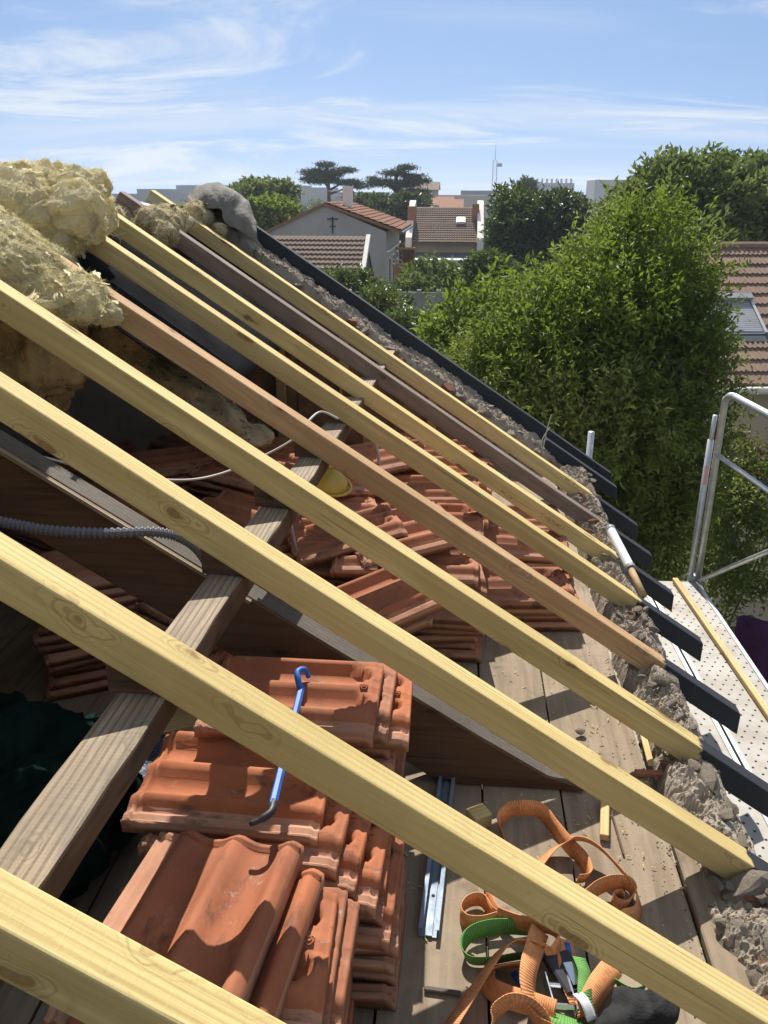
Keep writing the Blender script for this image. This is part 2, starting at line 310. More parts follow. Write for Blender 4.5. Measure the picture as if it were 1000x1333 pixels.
def webbing(name, col, ink=None):
    t = NT(name); u = t.n('ShaderNodeUVMap').outputs[0]; sp = t.n('ShaderNodeSeparateXYZ'); t.put(sp.inputs[0], u)
    rib = t.math('SINE', t.math('MULTIPLY', sp.outputs[0], 1300.0)); n = t.noise(t.co(), 18, 5, 0.65)
    c = t.mix(t.rng(n, 0.3, 0.72), col, [k*0.62 for k in col]); c = t.mix(t.rng(rib, -0.2, 1.0, 0.0, 0.28), c, [min(1, k*1.5+0.05) for k in col])
    if ink is not None:
        dash = t.math('GREATER_THAN', t.noise(t.map(u, (150, 1, 1)), 1.0, 2), 0.5); band = t.math('LESS_THAN', t.math('ABSOLUTE', t.math('SUBTRACT', sp.outputs[1], 0.5)), 0.14)
        c = t.mix(t.math('MULTIPLY', t.math('MULTIPLY', dash, band), 0.22), c, ink)
    M[name] = t.done(c, 0.75, 0, t.bump(rib, 0.35, 0.002), 0.3)
webbing('web_orange', (0.68, 0.29, 0.115), (0.12, 0.04, 0.02)); webbing('web_green', (0.12, 0.30, 0.07))
leaf('leaf_laurel', (0.11, 0.15, 0.028), (0.46, 0.47, 0.14), 0.42, 0.55, 0.25)
leaf('leaf_young', (0.15, 0.21, 0.025), (0.30, 0.36, 0.07), 0.45, 0.55, 0.25)
leaf('leaf_chestnut', (0.14, 0.18, 0.06), (0.36, 0.39, 0.17), 0.33, 0.6, 0.2)
leaf('leaf_mid', (0.055, 0.09, 0.025), (0.15, 0.19, 0.06), 0.3)
leaf('leaf_dark', (0.018, 0.040, 0.014), (0.045, 0.080, 0.025), 0.2)
leaf('leaf_cedar', (0.022, 0.045, 0.026), (0.045, 0.075, 0.04), 0.1)
leaf('leaf_far', (0.05, 0.09, 0.03), (0.10, 0.15, 0.05), 0.25)
leaf('leaf_brown', (0.16, 0.10, 0.045), (0.26, 0.19, 0.09), 0.3)
plain('bark', (0.11, 0.085, 0.06), 0.95, 0, 0.4, 10, 0.8)
t = NT('garden_ground'); n = t.noise(t.co(), 0.15, 8, 0.65); M['garden_ground'] = t.done(t.mix(t.rng(n, 0.35, 0.65), (0.055, 0.08, 0.025), (0.13, 0.11, 0.07)), 1.0, 0, None, 0.1)
def rooft(name, a, b, c2):
    t = NT(name); v = t.ofs(5.0); n = t.noise(v, 1.2, 8, 0.7); r = t.isl(); c = t.mix(t.rng(n, 0.3, 0.7), a, b); c = t.mix(t.math('MULTIPLY', r, 0.6), c, c2); c = t.mix(t.math('MULTIPLY', t.rnd(), 0.3), c, a)
    M[name] = t.done(c, 0.9, 0, t.bump(t.noise(v, 18, 6, 0.7), 0.3, 0.01), 0.2)
rooft('roof_brown', (0.165, 0.118, 0.09), (0.115, 0.083, 0.066), (0.21, 0.16, 0.125)); rooft('roof_red', (0.27, 0.125, 0.078), (0.20, 0.10, 0.066), (0.32, 0.18, 0.12)); rooft('roof_near', (0.235, 0.16, 0.12), (0.16, 0.11, 0.088), (0.31, 0.215, 0.16))
plain('plaster_grey', (0.40, 0.38, 0.365), 0.95, 0, 0.1, 0.6, 0.2); plain('plaster_beige', (0.50, 0.40, 0.29), 0.95, 0, 0.1, 0.6, 0.2); plain('plaster_white', (0.72, 0.68, 0.62), 0.9, 0, 0.08, 1, 0.2)
plain('plaster_orange', (0.48, 0.27, 0.16), 0.95, 0, 0.1, 0.8, 0.2); plain('concrete_panel', (0.36, 0.35, 0.33), 0.95, 0, 0.15, 2, 0.3); plain('slate_dark', (0.05, 0.06, 0.075), 0.6, 0, 0.2, 2)
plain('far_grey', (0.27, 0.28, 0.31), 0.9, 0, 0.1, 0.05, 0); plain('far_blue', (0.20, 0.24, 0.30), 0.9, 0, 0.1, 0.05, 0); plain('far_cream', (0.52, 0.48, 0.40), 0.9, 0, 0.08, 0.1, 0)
plain('glass_dark', (0.03, 0.04, 0.055), 0.12, 0, 0.1, 1, 0, 0.6); plain('shutter_grey', (0.30, 0.31, 0.33), 0.45, 0.3, 0.1, 3, 0.05); plain('zinc', (0.10, 0.12, 0.15), 0.5, 0.3, 0.15, 6, 0.1); plain('purple_cloth', (0.05, 0.012, 0.06), 0.9, 0, 0.3, 5); plain('mast_paint', (0.50, 0.50, 0.52), 0.6)

# ------------------------------------------------------------------ ground
tag(MB().quad((-4000, -600, GZ), (4000, -600, GZ), (4000, 7000, GZ), (-4000, 7000, GZ)).build('ground', M['garden_ground']), kind='structure')
# ------------------------------------------------------------------ the attic: floor, walls
fl = tag(MB().box((-1.7, 1.13, -0.10), (4.66, 7.98, 0.12)).build('floor', M['old_side']), kind='structure')
edges = [-4.0, -3.6, -3.2, -2.8, -2.4, -2.05, -1.72, -1.40, -1.12, -0.86, -0.60, -0.36, -0.13, 0.115, 0.345, 0.62]
for a, b in zip(edges[:-1], edges[1:]):
    w = b-a-0.007; mb = MB(); n = 14; dzs = random.uniform(-0.003, 0.003)
    mb.grid(lambda i, j: (-w/2+w*i, -2.8+7.9*j, 0.004*noise.noise(Vector((a*7+i, j*5, 3)))), 2, n)
    mb.grid(lambda i, j: (-w/2 if i < .5 else w/2, -2.8+7.6*j, -0.035*(0 if i in (0, 1) else 0)-0.035 if False else (-0.035 if i in (0,) else -0.035)), 1, 1) if False else None
    mb.quad((-w/2, -2.8, 0), (-w/2, -2.8, -0.036), (-w/2, 5.1, -0.036), (-w/2, 5.1, 0)); mb.quad((w/2, -2.8, 0), (w/2, -2.8, -0.036), (w/2, 5.1, -0.036), (w/2, 5.1, 0))
    mb.build('plank', M['floor_board'], fl, ((a+b)/2, 0, dzs))
mb = MB(); mb.box((0, 0, 0), (0.085, 2.0, 0.03)); bevel(mb.build('plank', M['floor_board'], fl, (0.668, 0.86, -0.006)), 0.004)

ew = empty('eave_wall', (0.75, 1.2, GZ)); tag(ew, 'rubble stone eave wall carrying the feet of the rafters, capped with broken mortar', 'wall')
def at_parent(o, p): o.parent = p; o.location = Vector(o.location)-Vector(p.location); return o
at_parent(MB().box((0.735, 1.2, (GZ-0.06)/2), (0.216, 8.4, -0.06-GZ)).build('wall_body', M['render_wall']), ew)
RAFY = [0.650, 1.196, 1.709, 2.182, 2.700, 3.197, 3.703, 4.174, 4.602]
RAFD = [-0.004, 0.011, 0.016, 0.016, 0.004, 0.011, -0.015, -0.023, -0.015]
RW, RH = 0.067, 0.075
def rub(i, j):
    y = -2.9+8.2*j; x = 0.640+0.215*i
    d = min(abs(y-(yy+RW/2)) for yy in RAFY+[5.13])
    h = 0.040+0.045*fbm((x*7, y*6, 1.3), 4)+0.030*fbm((x*23, y*23, 5), 4)
    h *= 0.55+0.45*min(1, d/0.12)
    e = min(i, 1-i)
    h -= 0.10*max(0, 1-e/0.16)**2
    h = min(h+0.010*noise.noise(Vector((x*60, y*60, 2)))+0.006*noise.noise(Vector((x*120, y*120, 4))), roofz(x)-0.002)
    v = noise.voronoi(Vector((x*16, y*16, 0)))[0][0]
    return (x+0.010*noise.noise(Vector((x*9, y*9, 9))), y, max(-0.07, h-0.02*v))
at_parent(MB().grid(rub, 40, 1300).build('mortar_bed', M['mortar'], smooth=False), ew)
def rock(r, seed, sub=2, flat=0.75):
    bm = bmesh.new(); bmesh.ops.create_icosphere(bm, subdivisions=sub, radius=1)
    rr = random.Random(seed); pl = [(Vector((rr.gauss(0, 1), rr.gauss(0, 1), rr.gauss(0, 1))).normalized(), rr.uniform(0.45, 0.8)) for _ in range(9)]
    for v in bm.verts:
        p = v.co.copy()
        for n, d in pl:
            k = p.dot(n)
            if k > d: p -= n*(k-d)
        p += p.normalized()*0.10*noise.noise(p*3+Vector((seed, 0, 0)))
        v.co = Vector((p.x*1.25, p.y, p.z*flat))*r
    me = bpy.data.meshes.new('stone'); bm.to_mesh(me); bm.free(); me.materials.append(M['stone']); return me
ROCKS = [rock(1.0, s) for s in range(7)]
BRK = [r.copy() for r in ROCKS[:3]]
for b in BRK: b.materials[0] = M['brick']
rs = random.Random(11)
def put_stone(parent, x, y, z, r, brick=False):
    o = link('stone', rs.choice(BRK if brick else ROCKS), parent, (x, y, z), (rs.uniform(-.4, .4), rs.uniform(-.4, .4), rs.uniform(0, 6.28)))
    o.scale = (r, r*rs.uniform(.7, 1), r*rs.uniform(.6, .95)); o.location = Vector(o.location)-Vector(parent.location); return o
for k in range(170):
    y = rs.uniform(0.75, 5.2); x = rs.uniform(0.67, 0.83)
    if min(abs(y-(yy+RW/2)) for yy in RAFY+[5.13]) < 0.06: continue
    put_stone(ew, x, y, rs.uniform(0.015, 0.05), rs.uniform(0.008, 0.030), rs.random() < 0.15)
for (u, v, z, r) in ((975, 1160, 0.02, 0.065), (955, 1225, 0.01, 0.05), (985, 1235, 0.0, 0.05), (922, 1015, 0.05, 0.05), (945, 1060, 0.05, 0.035), (905, 1000, 0.04, 0.03), (985, 1280, 0.0, 0.045)):
    p = atz(u, v, z); put_stone(ew, p[0], p[1], z, r)
# gable wall (far end)
gw = empty('gable_wall', (-1.6, 5.13, GZ)); tag(gw, 'far gable wall of the opened roof, its sloping top of broken mortar and stones', 'wall')
RIDX = -1.62
poly = [(-4.2, GZ), (0.845, GZ), (0.845, -0.05), (0.60, roofz(0.60)-0.15), (RIDX, roofz(RIDX)-0.15), (-4.2, roofz(RIDX)-0.13-TS*2.58)]
at_parent(MB().prism(poly, 5.13, 5.37).build('wall_body', M['render_wall']), gw)
def rub2(i, j):
    x = RIDX+(0.82-RIDX)*j; y = 5.10+0.275*i; e = i
    h = -0.055+0.025*fbm((x*6, y*6, 2.3), 4)+0.018*fbm((x*24, y*24, 5), 4)-0.02*noise.voronoi(Vector((x*14, y*14, 0)))[0][0]
    h -= 0.10*max(0, 1-e/0.18)**2+ (0.05*max(0, (x-0.55)/0.27))
    return (x, y+0.02*noise.noise(Vector((x*8, 3, 1)))*(1 if i < .3 else 0), roofz(x)+h)
at_parent(MB().grid(rub2, 34, 220).build('mortar_bed', M['mortar']), gw)
for k in range(45):
    x = rs.uniform(-1.2, 0.70); y = rs.uniform(5.12, 5.33)
    put_stone(gw, x, y, roofz(x)-0.075+rs.uniform(-.02, .015)-0.05*max(0, (x-0.55)/0.27), rs.uniform(0.012, 0.032), rs.random() < 0.15)
for k in range(90):   # stones showing in the inner edge of the masonry
    x = rs.uniform(-1.2, 0.65); put_stone(gw, x, 5.125, roofz(x)-rs.uniform(0.09, 0.24), rs.uniform(0.03, 0.06), rs.random() < 0.3)
# the other slope, still covered
oth = empty('roof_slope', (RIDX-1.2, 1.2, roofz(RIDX)-1.0)); tag(oth, 'covered far slope of the roof falling away behind the ridge', 'roof')
a = (RIDX-0.05, roofz(RIDX)-0.10); b = (-4.3, roofz(RIDX)-0.10-TS*2.6)
at_parent(MB().prism([a, (a[0], a[1]-0.06), (b[0], b[1]-0.06), b], -2.9, 5.13).build('boarding', M['old_side']), oth)
for k in range(8):
    f0 = k/8; x0 = a[0]+(b[0]-a[0])*f0; z0 = a[1]+(b[1]-a[1])*f0
    at_parent(MB().prism([(x0, z0+0.02), (x0, z0+0.004), (x0-0.335, z0-0.335*TS+0.02), (x0-0.335, z0-0.335*TS+0.05)], -2.9, 5.4).build('tile_course', M['terracotta']), oth)
bevel(tag(MB().box((0, 0, 0), (0.09, 7.9, 0.20)).build('ridge_beam', M['old_side'], None, (RIDX-0.01, 1.17, roofz(RIDX)-0.23)), 'old dark ridge beam along the top of the roof', 'beam'), 0.005)

# ------------------------------------------------------------------ rafters
def rafter(Y, dz, mat, label, s0=-2.0, s1=1.307, w=RW, h=RH, seed=0, grp='new rafters of the opened slope'):
    n = 26; mb = MB(); rings = []
    for k in range(n+1):
        s = s0+(s1-s0)*k/n
        wy = 0.0035*noise.noise(Vector((s*0.9, seed*3.1, 0))); wz = 0.003*noise.noise(Vector((s*0.9, seed*3.1, 7)))
        ring = []
        for (yy, zz) in ((0, 0), (w, 0), (w, -h), (0, -h)):
            sx = s+(math.tan(SLP)*(-zz) if k == n else 0)
            ring.append((sx, yy+wy+0.0012*noise.noise(Vector((s*4, yy*90, seed))), zz+wz+0.0012*noise.noise(Vector((s*4, zz*90+yy*50, seed+5)))))
        rings += ring
    F = [(4*k+j, 4*k+(j+1) % 4, 4*k+4+(j+1) % 4, 4*k+4+j) for k in range(n) for j in range(4)]+[(0, 1, 2, 3), tuple(4*n+j for j in (3, 2, 1, 0))]
    mb.add(rings, F); o = mb.build('rafter', M[mat], None, (0, Y, RZ0+dz), (0, SLP, 0))
    bevel(o, 0.004, 2); tag(o, label, 'rafter', grp); return o
RL = ['yellow pine rafter ninth from the far gable wall, crossing the near end of the purlin', 'yellow pine rafter eighth from the far gable wall, right above the blue pry bar',
      'yellow pine rafter seventh from the far gable wall, over the big dark truss beam', 'yellow pine rafter sixth from the gable wall, insulation lying over its top',
      'pinkish brown rafter fifth from the far gable wall', 'yellow pine rafter fourth from the far gable wall', 'yellow pine rafter third from the far gable wall, between a grey and a yellow one',
      'grey-brown weathered rafter second from the far gable wall', 'yellow pine rafter directly beside the far gable masonry']
for k in range(9):
    mt = {4: 'pine_pink', 7: 'pine_grey'}.get(k, 'pine_yellow')
    rafter(RAFY[k], RAFD[k], mt, RL[k], seed=k, s1=1.307+[0, 0, .004, .0, .003, -.004, -.006, -.012, .0][k])
rafter(5.16, 0.005, 'black_timber', 'short black painted rafter tail coming out of the gable masonry', 0.70, 1.27, seed=20)
rafter(5.37, 0.03, 'black_timber', 'long black painted barge rafter along the outer edge of the gable', -1.95, 1.262, 0.06, 0.14, 21)
# old purlin
def beam(name, pts, mats, label, cat, grp=None):
    mb = MB(); 
    return None
pa = Vector((-0.625, -0.30, 0.852)); pb = Vector((-0.470, 5.13, 0.752)); n = 60; mb = MB(); R4 = []
for k in range(n+1):
    p = pa.lerp(pb, k/n)
    for (xx, zz) in ((-0.0, 0), (0.088, -0.004), (0.088, -0.064), (0.0, -0.064)):
        wn = 0.012*noise.noise(Vector((xx*20, p.y*2.2, zz*9)))+0.008*noise.noise(Vector((xx*30, p.y*7, zz*9)))
        R4.append((p.x+xx+wn*(1 if xx > 0 else .5), p.y, min(p.z+zz+0.4*wn, p.z+0.0) if zz > -.05 else p.z+zz+wn))
F = []; mi = []
for k in range(n):
    for j in range(4): F.append((4*k+j, 4*k+(j+1) % 4, 4*k+4+(j+1) % 4, 4*k+4+j)); mi.append(0 if j == 0 else 1)
mb.v = R4; mb.f = F+[(0, 1, 2, 3), tuple(4*n+j for j in (3, 2, 1, 0))]; mb.m = mi+[1, 1]
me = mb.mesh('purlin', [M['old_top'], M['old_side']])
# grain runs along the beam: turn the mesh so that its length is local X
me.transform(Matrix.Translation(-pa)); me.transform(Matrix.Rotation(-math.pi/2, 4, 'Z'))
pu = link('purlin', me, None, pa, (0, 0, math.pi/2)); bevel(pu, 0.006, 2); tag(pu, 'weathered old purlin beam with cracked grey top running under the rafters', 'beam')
for k, yy in enumerate(RAFY):                      # packing between purlin and rafters
    f_ = (yy+RW/2+0.30)/5.43; px_ = pa.lerp(pb, f_); zb = roofz(px_.x+0.075)+RAFD[k]-RH/math.cos(SLP)
    o = MB().prism([(-0.02, 0), (0.07, 0), (0.07, zb-px_.z+0.0), (-0.02, zb-px_.z+0.06)], 0.008, 0.055).build('packing_wedge', M['old_side'], None, (px_.x+0.005, yy, px_.z)); tag(o, 'small wooden packing wedge between the old purlin and a rafter', 'wedge', 'packing wedges on the purlin')
# truss principal rafter
mb = MB(); Yt = 2.02; top = lambda x: 0.262-0.642*x-0.02
pt = [(-1.60, top(-1.60)), (-0.9, top(-0.9)), (-0.2, top(-0.2)), (0.10, top(0.10)), (0.30, top(0.30)+0.006), (0.405, 0.022), (0.42, 0.004)]
pbm = [(0.05, 0.006), (-0.05, 0.03), (-0.2, top(-0.2)-0.235), (-0.9, top(-0.9)-0.23), (-1.60, top(-1.6)-0.23)]
mb.prism(pt+pbm, 0, 0.085, 1); 
for k, nm in enumerate(mb.f): mb.m[k] = 1
for k in range(2, 2+len(pt)-1): mb.m[k] = 0
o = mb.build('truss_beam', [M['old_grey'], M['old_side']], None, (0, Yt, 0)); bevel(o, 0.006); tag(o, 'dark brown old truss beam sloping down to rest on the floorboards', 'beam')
st = MB(); st.box((0, 0, 0), (0.95, 0.014, 0.010)); o = st.build('edge_strip', M['old_top'], None, (-0.95, Yt-0.012, top(-0.95)-0.004), (0, math.atan(0.642), 0)); tag(o, 'thin pale batten strip nailed along the edge of the dark truss beam', 'batten')
# tie and strut below the purlin
mb = MB().box((0, 0, 0), (0.42, 0.06, 0.16)); o = bevel(mb.build('brace_board', M['old_side'], None, (-0.36, 2.22, 0.26), (0, 0.62, 0.12)), 0.004); tag(o, 'brown wooden brace board below the purlin behind the truss beam', 'board')
mb = MB().box((0, 0, 0.20), (0.05, 0.07, 0.40)); o = bevel(mb.build('wood_post', M['raw_stud'], None, (-0.62, 1.86, 0.0), (0, 0.0, 0.3)), 0.003); tag(o, 'short square wooden post standing between purlin and tile stack', 'post')
mb = MB().box((0, 0, 0.30), (0.10, 0.06, 0.62)); o = bevel(mb.build('purlin_post', M['old_side'], None, (-0.50, 3.9, 0.0)), 0.004); tag(o, 'dark post holding up the purlin near the gable', 'post')
# gable lining: kraft sheets and studs
for k, (x0, x1) in enumerate(((-1.62, -1.02), (-1.0, -0.42), (-0.40, 0.20))):
    zt = min(roofz(x0), roofz(x1))-0.17
    o = MB().grid(lambda i, j: (x0+(x1-x0)*i, 5.085+0.012*fbm((x0*3+i*3, j*4, 1), 3), 0.0+(roofz(x0+(x1-x0)*i)-0.16)*j), 10, 14).build('kraft_sheet', M['kraft'], None, smooth=True)
    tag(o, ['brown kraft lining sheet on the gable under the ridge', 'brown kraft lining sheet in the middle of the gable lining', 'brown kraft lining sheet on the gable nearest the eave'][k], 'sheet')
for k, x in enumerate((-1.10, -0.70, -0.15)):
    h = roofz(x+.03)-0.16; o = bevel(MB().box((0, 0, h/2), (0.055, 0.04, h)).build('stud', M['raw_stud'], None, (x, 5.045, 0)), 0.002); tag(o, ['tall pale stud against the gable lining near the ridge', 'pale wooden stud in the middle of the gable lining', 'short pale stud against the gable lining by the eave'][k], 'stud')

# dark felt added under the upper rafters, widened to keep sun off left stacks
def feltf(i, j): x = -1.60+(0.55+0.22*min(1, max(0, (j-0.02)/0.08)))*i+0.03*noise.noise(Vector((j*5, 2, 1)))*(1 if i > .9 else 0); return (x, 2.80+2.28*j, roofz(x)-0.125-0.012*abs(math.sin(j*12.6))-0.02*i)
o = MB().grid(feltf, 12, 40).build('shade_felt', M['felt'], smooth=True); sm = o.modifiers.new('s', 'SOLIDIFY'); sm.thickness = 0.004; tag(o, 'dark felt added below the far rafters to keep sun off the tile stacks', 'felt')
# ------------------------------------------------------------------ roof tiles
TL, TW = 0.42, 0.285
def tile_h(x, y):
    s = y/TW
    def g(c, w): return math.exp(-((s-c)/w)**2)
    h = 0.032*g(-0.285, 0.075)+0.034*g(0.06, 0.085)+0.034*g(0.43, 0.075)
    if s < -0.36: h = 0.004+0.007*(1 if int((s+0.5)*50) % 3 == 0 else 0)
    for sv, wv in ((-0.115, 0.12), (0.245, 0.13)):           # valleys close in a round end before the nose
        if abs(s-sv) < wv:
            q = (x/TL-(0.425-0.12*((s-sv)/wv)**2))/0.03; q = max(0, min(1, q)); q = q*q*(3-2*q); h = h*(1-q)+max(h, 0.030)*q
    if x/TL > 0.475: h -= 0.006
    if x/TL < -0.44: h *= 0.5; h += 0.008*(1 if -0.475 < x/TL < -0.455 else 0)
    return h
ys = [-.5, -.475, -.465, -.44, -.43, -.40, -.385, -.36, -.33, -.30, -.27, -.23, -.19, -.15, -.11, -.07, -.03, .01, .05, .09, .13, .17, .21, .25, .29, .33, .37, .40, .43, .46, .485, .5]
xs = [-.5, -.48, -.474, -.456, -.45, -.42, -.2, 0.05, .22, .26, .29, .31, .33, .35, .37, .385, .40, .415, .43, .445, .46, .478, .49, .5]
def tile_mesh(name, broken=None, seed=0):
    nx, ny = len(xs), len(ys); V = []; 
    def P(i, j, top):
        x, y = xs[i]*TL, ys[j]*TW
        if broken:
            lim = broken*TL+0.05*fbm((y*9, seed, 2), 3); x = min(x, lim-0.0005*(nx-i)) if x > lim else x
        h = tile_h(xs[i]*TL, y)
        if top: z = 0.018+h
        else:
            z = max(0, h-0.004)+0.003 if abs(ys[j]) < 0.48 and xs[i] < 0.47 else -0.008
            if xs[i] > 0.47: z = -0.012
            if ys[j] > .47: z = -0.004
        return (x, y, z)
    for top in (1, 0):
        for i in range(nx):
            for j in range(ny): V.append(P(i, j, top))
    F = []; mi = []; N = nx*ny
    for i in range(nx-1):
        for j in range(ny-1):
            a = i*ny+j; F.append((a, a+ny, a+ny+1, a+1)); mi.append(1 if j < 7 else 0); F.append((a+N, a+N+1, a+N+ny+1, a+N+ny)); mi.append(0)
    for i in range(nx-1):
        for j in (0, ny-1): a = i*ny+j; F.append((a, a+N, a+N+ny, a+ny)); mi.append(1)
    for j in range(ny-1):
        for i in (0, nx-1): a = i*ny+j; F.append((a, a+1, a+N+1, a+N)); mi.append(0 if i else 1)
    mb = MB(); mb.v = V; mb.f = F; mb.m = mi
    # ring mark near the nose
    for rr_ in (0.0045, 0.0095):
        if not broken: mb.tube([(0.172+rr_*math.cos(a), 0.017+rr_*math.sin(a), 0.0185+tile_h(0.172+rr_*math.cos(a), 0.017+rr_*math.sin(a))) for a in [k*math.pi/8 for k in range(17)]], 0.0015, 4, 0, False)
    me = mb.mesh(name, [M['terracotta'], M['terracotta_edge']], True)
    return me
TM = tile_mesh('roof_tile'); TB = [tile_mesh('broken_tile', 0.15, 1), tile_mesh('broken_tile', -0.1, 2)]
tr = random.Random(5); NT_ = [0]
def tile(x, y, z, rz=0, rx=0, ry=0, label='', grp='', me=None, sc=1.0):
    if z+0.06 > roofz(x+0.15)-0.10: return None
    o = link('clay_tile', me or TM, None, (x, y, z), Euler((rx, ry, rz), 'XYZ')); o.scale = (sc, sc, sc)
    tag(o, label, 'tile', grp); NT_[0] += 1; return o
ORD = ['bottom', 'second', 'third', 'fourth', 'fifth', 'sixth', 'seventh', 'eighth', 'ninth', 'tenth', 'eleventh', 'twelfth', 'thirteenth', 'fourteenth', 'fifteenth', 'sixteenth']
def stack(x, y, rz, n, label, grp, z0=0.012, dz=0.035, jit=0.012, rj=0.03, dx=0.0, flip=False, tilt=0.0):
    z = z0
    for k in range(n):
        f = (n-1-k); tile(x+tr.gauss(0, jit)+math.cos(rz)*dx*f, y+tr.gauss(0, jit)+math.sin(rz)*dx*f, z, rz+tr.gauss(0, rj)+(math.pi if flip and k % 2 else 0), tilt*(k/n)+tr.gauss(0, 0.008), tr.gauss(0, 0.008), (ORD[k]+(' tile of ' if k == 0 else ' tile up in ')+label[1:]) if label[0] == '@' else label, grp)
        z += dz
    return z
PI = math.pi
g1 = 'tiles in the stack below the blue pry bar'; l1 = 'terracotta roof tile in the stack below the blue pry bar'
z = stack(-0.34, 1.80, 0, 11, '@the stack below the hook of the blue pry bar', g1, dx=0.0)
tile(-0.30, 1.80, z, 0.02, 0, 0, 'ring-marked tile third from the top in the stack below the pry bar hook', g1); tile(-0.345, 1.775, z+0.036, -0.01, 0, 0, 'ring-marked tile second from the top in the stack below the pry bar hook', g1); tile(-0.375, 1.715, z+0.072, 0.0, 0.02, 0, 'orange roof tile with two rounded valleys, topmost under the hook of the pry bar', g1)
g2 = 'tiles in the stack under the pry bar tip'; l2 = 'terracotta roof tile in the stack under the tip of the pry bar'
z = stack(-0.31, 1.42, 0, 8, '@the stack under the tip of the blue pry bar', g2, dx=0.0, jit=0.016)
tile(-0.33, 1.41, z, -0.05, 0, 0, 'tile fourth from the top under the pry bar tip', g2); tile(-0.37, 1.42, z+0.036, -0.07, 0, 0, 'tile third from the top under the pry bar tip', g2); tile(-0.41, 1.43, z+0.072, -0.06, 0, 0, 'tile second from the top under the pry bar tip', g2); tile(-0.46, 1.47, z+0.108, -0.03, 0.03, 0, 'wide flat lying roof tile crossed by the straight shaft of the pry bar', g2)
g3 = 'tiles in the nearest stack'; l3 = 'terracotta roof tile in the stack beside the galvanised profile'
z = stack(-0.40, 1.10, 0, 10, '@the stack capped by the big crosswise tile', g3, jit=0.014)
tile(-0.40, 1.06, z, 0.03, 0, 0, 'roof tile with sunlit rounded nose, just right of the big upturned tile', g3)
tile(-0.385, 1.02, z+0.045, -PI/2-0.10, 0, 0.0, 'crosswise tile directly under the big wavy-shadowed one', g3)
tile(-0.430, 1.045, z+0.085, -PI/2-0.09, 0.03, -0.05, 'big clean roof tile with wavy shadow lying crosswise on top of its stack', g3, sc=1.02)
# middle pile
g4 = 'tiles of the long middle pile'; l4 = 'terracotta roof tile stacked in the long pile along the floor toward the gable'
for (x, y, rz, n, cn) in ((-0.10, 2.86, 0.05, 10, 'first'), (-0.09, 3.22, -0.04, 12, 'second'), (-0.08, 3.58, 0.03, 12, 'third'), (-0.05, 3.94, 0.0, 11, 'fourth'), (-0.03, 4.30, 0.05, 10, 'fifth')):
    z = stack(x, y, rz, n, '@the '+cn+' column of the long pile counted from the truss beam', g4, jit=0.014, rj=0.05)
    for q in range(2): tile(x+tr.uniform(-.12, .04), y+tr.uniform(-.08, .08), z+0.02+q*0.045, tr.uniform(-.5, .5), tr.uniform(-.15, .15), tr.uniform(-.12, .12), 'tile thrown askew on top of the long middle pile', 'askew tiles on the middle pile', tr.choice([TM]+TB))
g5 = 'tiles of the jumbled heap beside the purlin'; l5 = 'terracotta tile in the jumbled heap between purlin and long pile'
for (x, y, rz, n) in ((-0.40, 2.55, 0.25, 6), (-0.48, 2.95, -0.2, 8), (-0.50, 3.35, 0.1, 9), (-0.48, 3.75, 0.2, 9), (-0.42, 4.2, -0.1, 9)):
    z = stack(x, y, rz, n, l5, g5, jit=0.03, rj=0.12)
    for q in range(3): tile(x+tr.uniform(-.12, .16), y+tr.uniform(-.12, .12), z+0.02+q*0.05, rz+tr.uniform(-.9, .9), tr.uniform(-.22, .22), tr.uniform(-.25, .25), l5, g5, tr.choice([TM, TM]+TB))
g6 = 'tiles by the eave wall'; l6 = 'terracotta tile in the low pile beside the eave wall'
z = stack(0.30, 3.12, 0.1, 5, l6, g6); tile(0.33, 3.22, z+0.09, 1.2, 0.55, 0.1, l6, g6); tile(0.40, 3.34, z+0.08, 1.35, 0.5, -0.1, l6, g6)
stack(0.34, 3.62, 0.0, 4, l6, g6); stack(0.36, 4.05, 0.1, 4, l6, g6)
tile(0.56, 3.42, 0.135, 0.05, -0.25, 0.30, 'red tile lying aslant against the mortar between two rafter feet', g6); tile(0.58, 3.93, 0.12, 0.1, 0.1, 0.45, 'red tile propped against the wall behind the white tube', g6)
g7 = 'tiles stacked in the shade'; l7 = 'dark shaded tile stacked below the insulation left of the purlin'
for (x, y, rz, n) in ((-0.85, 2.50, -0.55, 9), (-0.84, 2.92, -0.6, 14), (-0.88, 3.34, -0.5, 15), (-1.26, 2.55, 0.5, 12), (-1.28, 2.98, -0.6, 15), (-1.30, 3.42, 0.55, 15), (-1.72, 3.2, -0.55, 14), (-0.9, 3.78, -0.5, 14), (-1.30, 3.86, -0.5, 14), (-1.75, 3.7, 0.5, 13)):
    stack(x, y, rz, n, l7, g7, jit=0.012, rj=0.05)
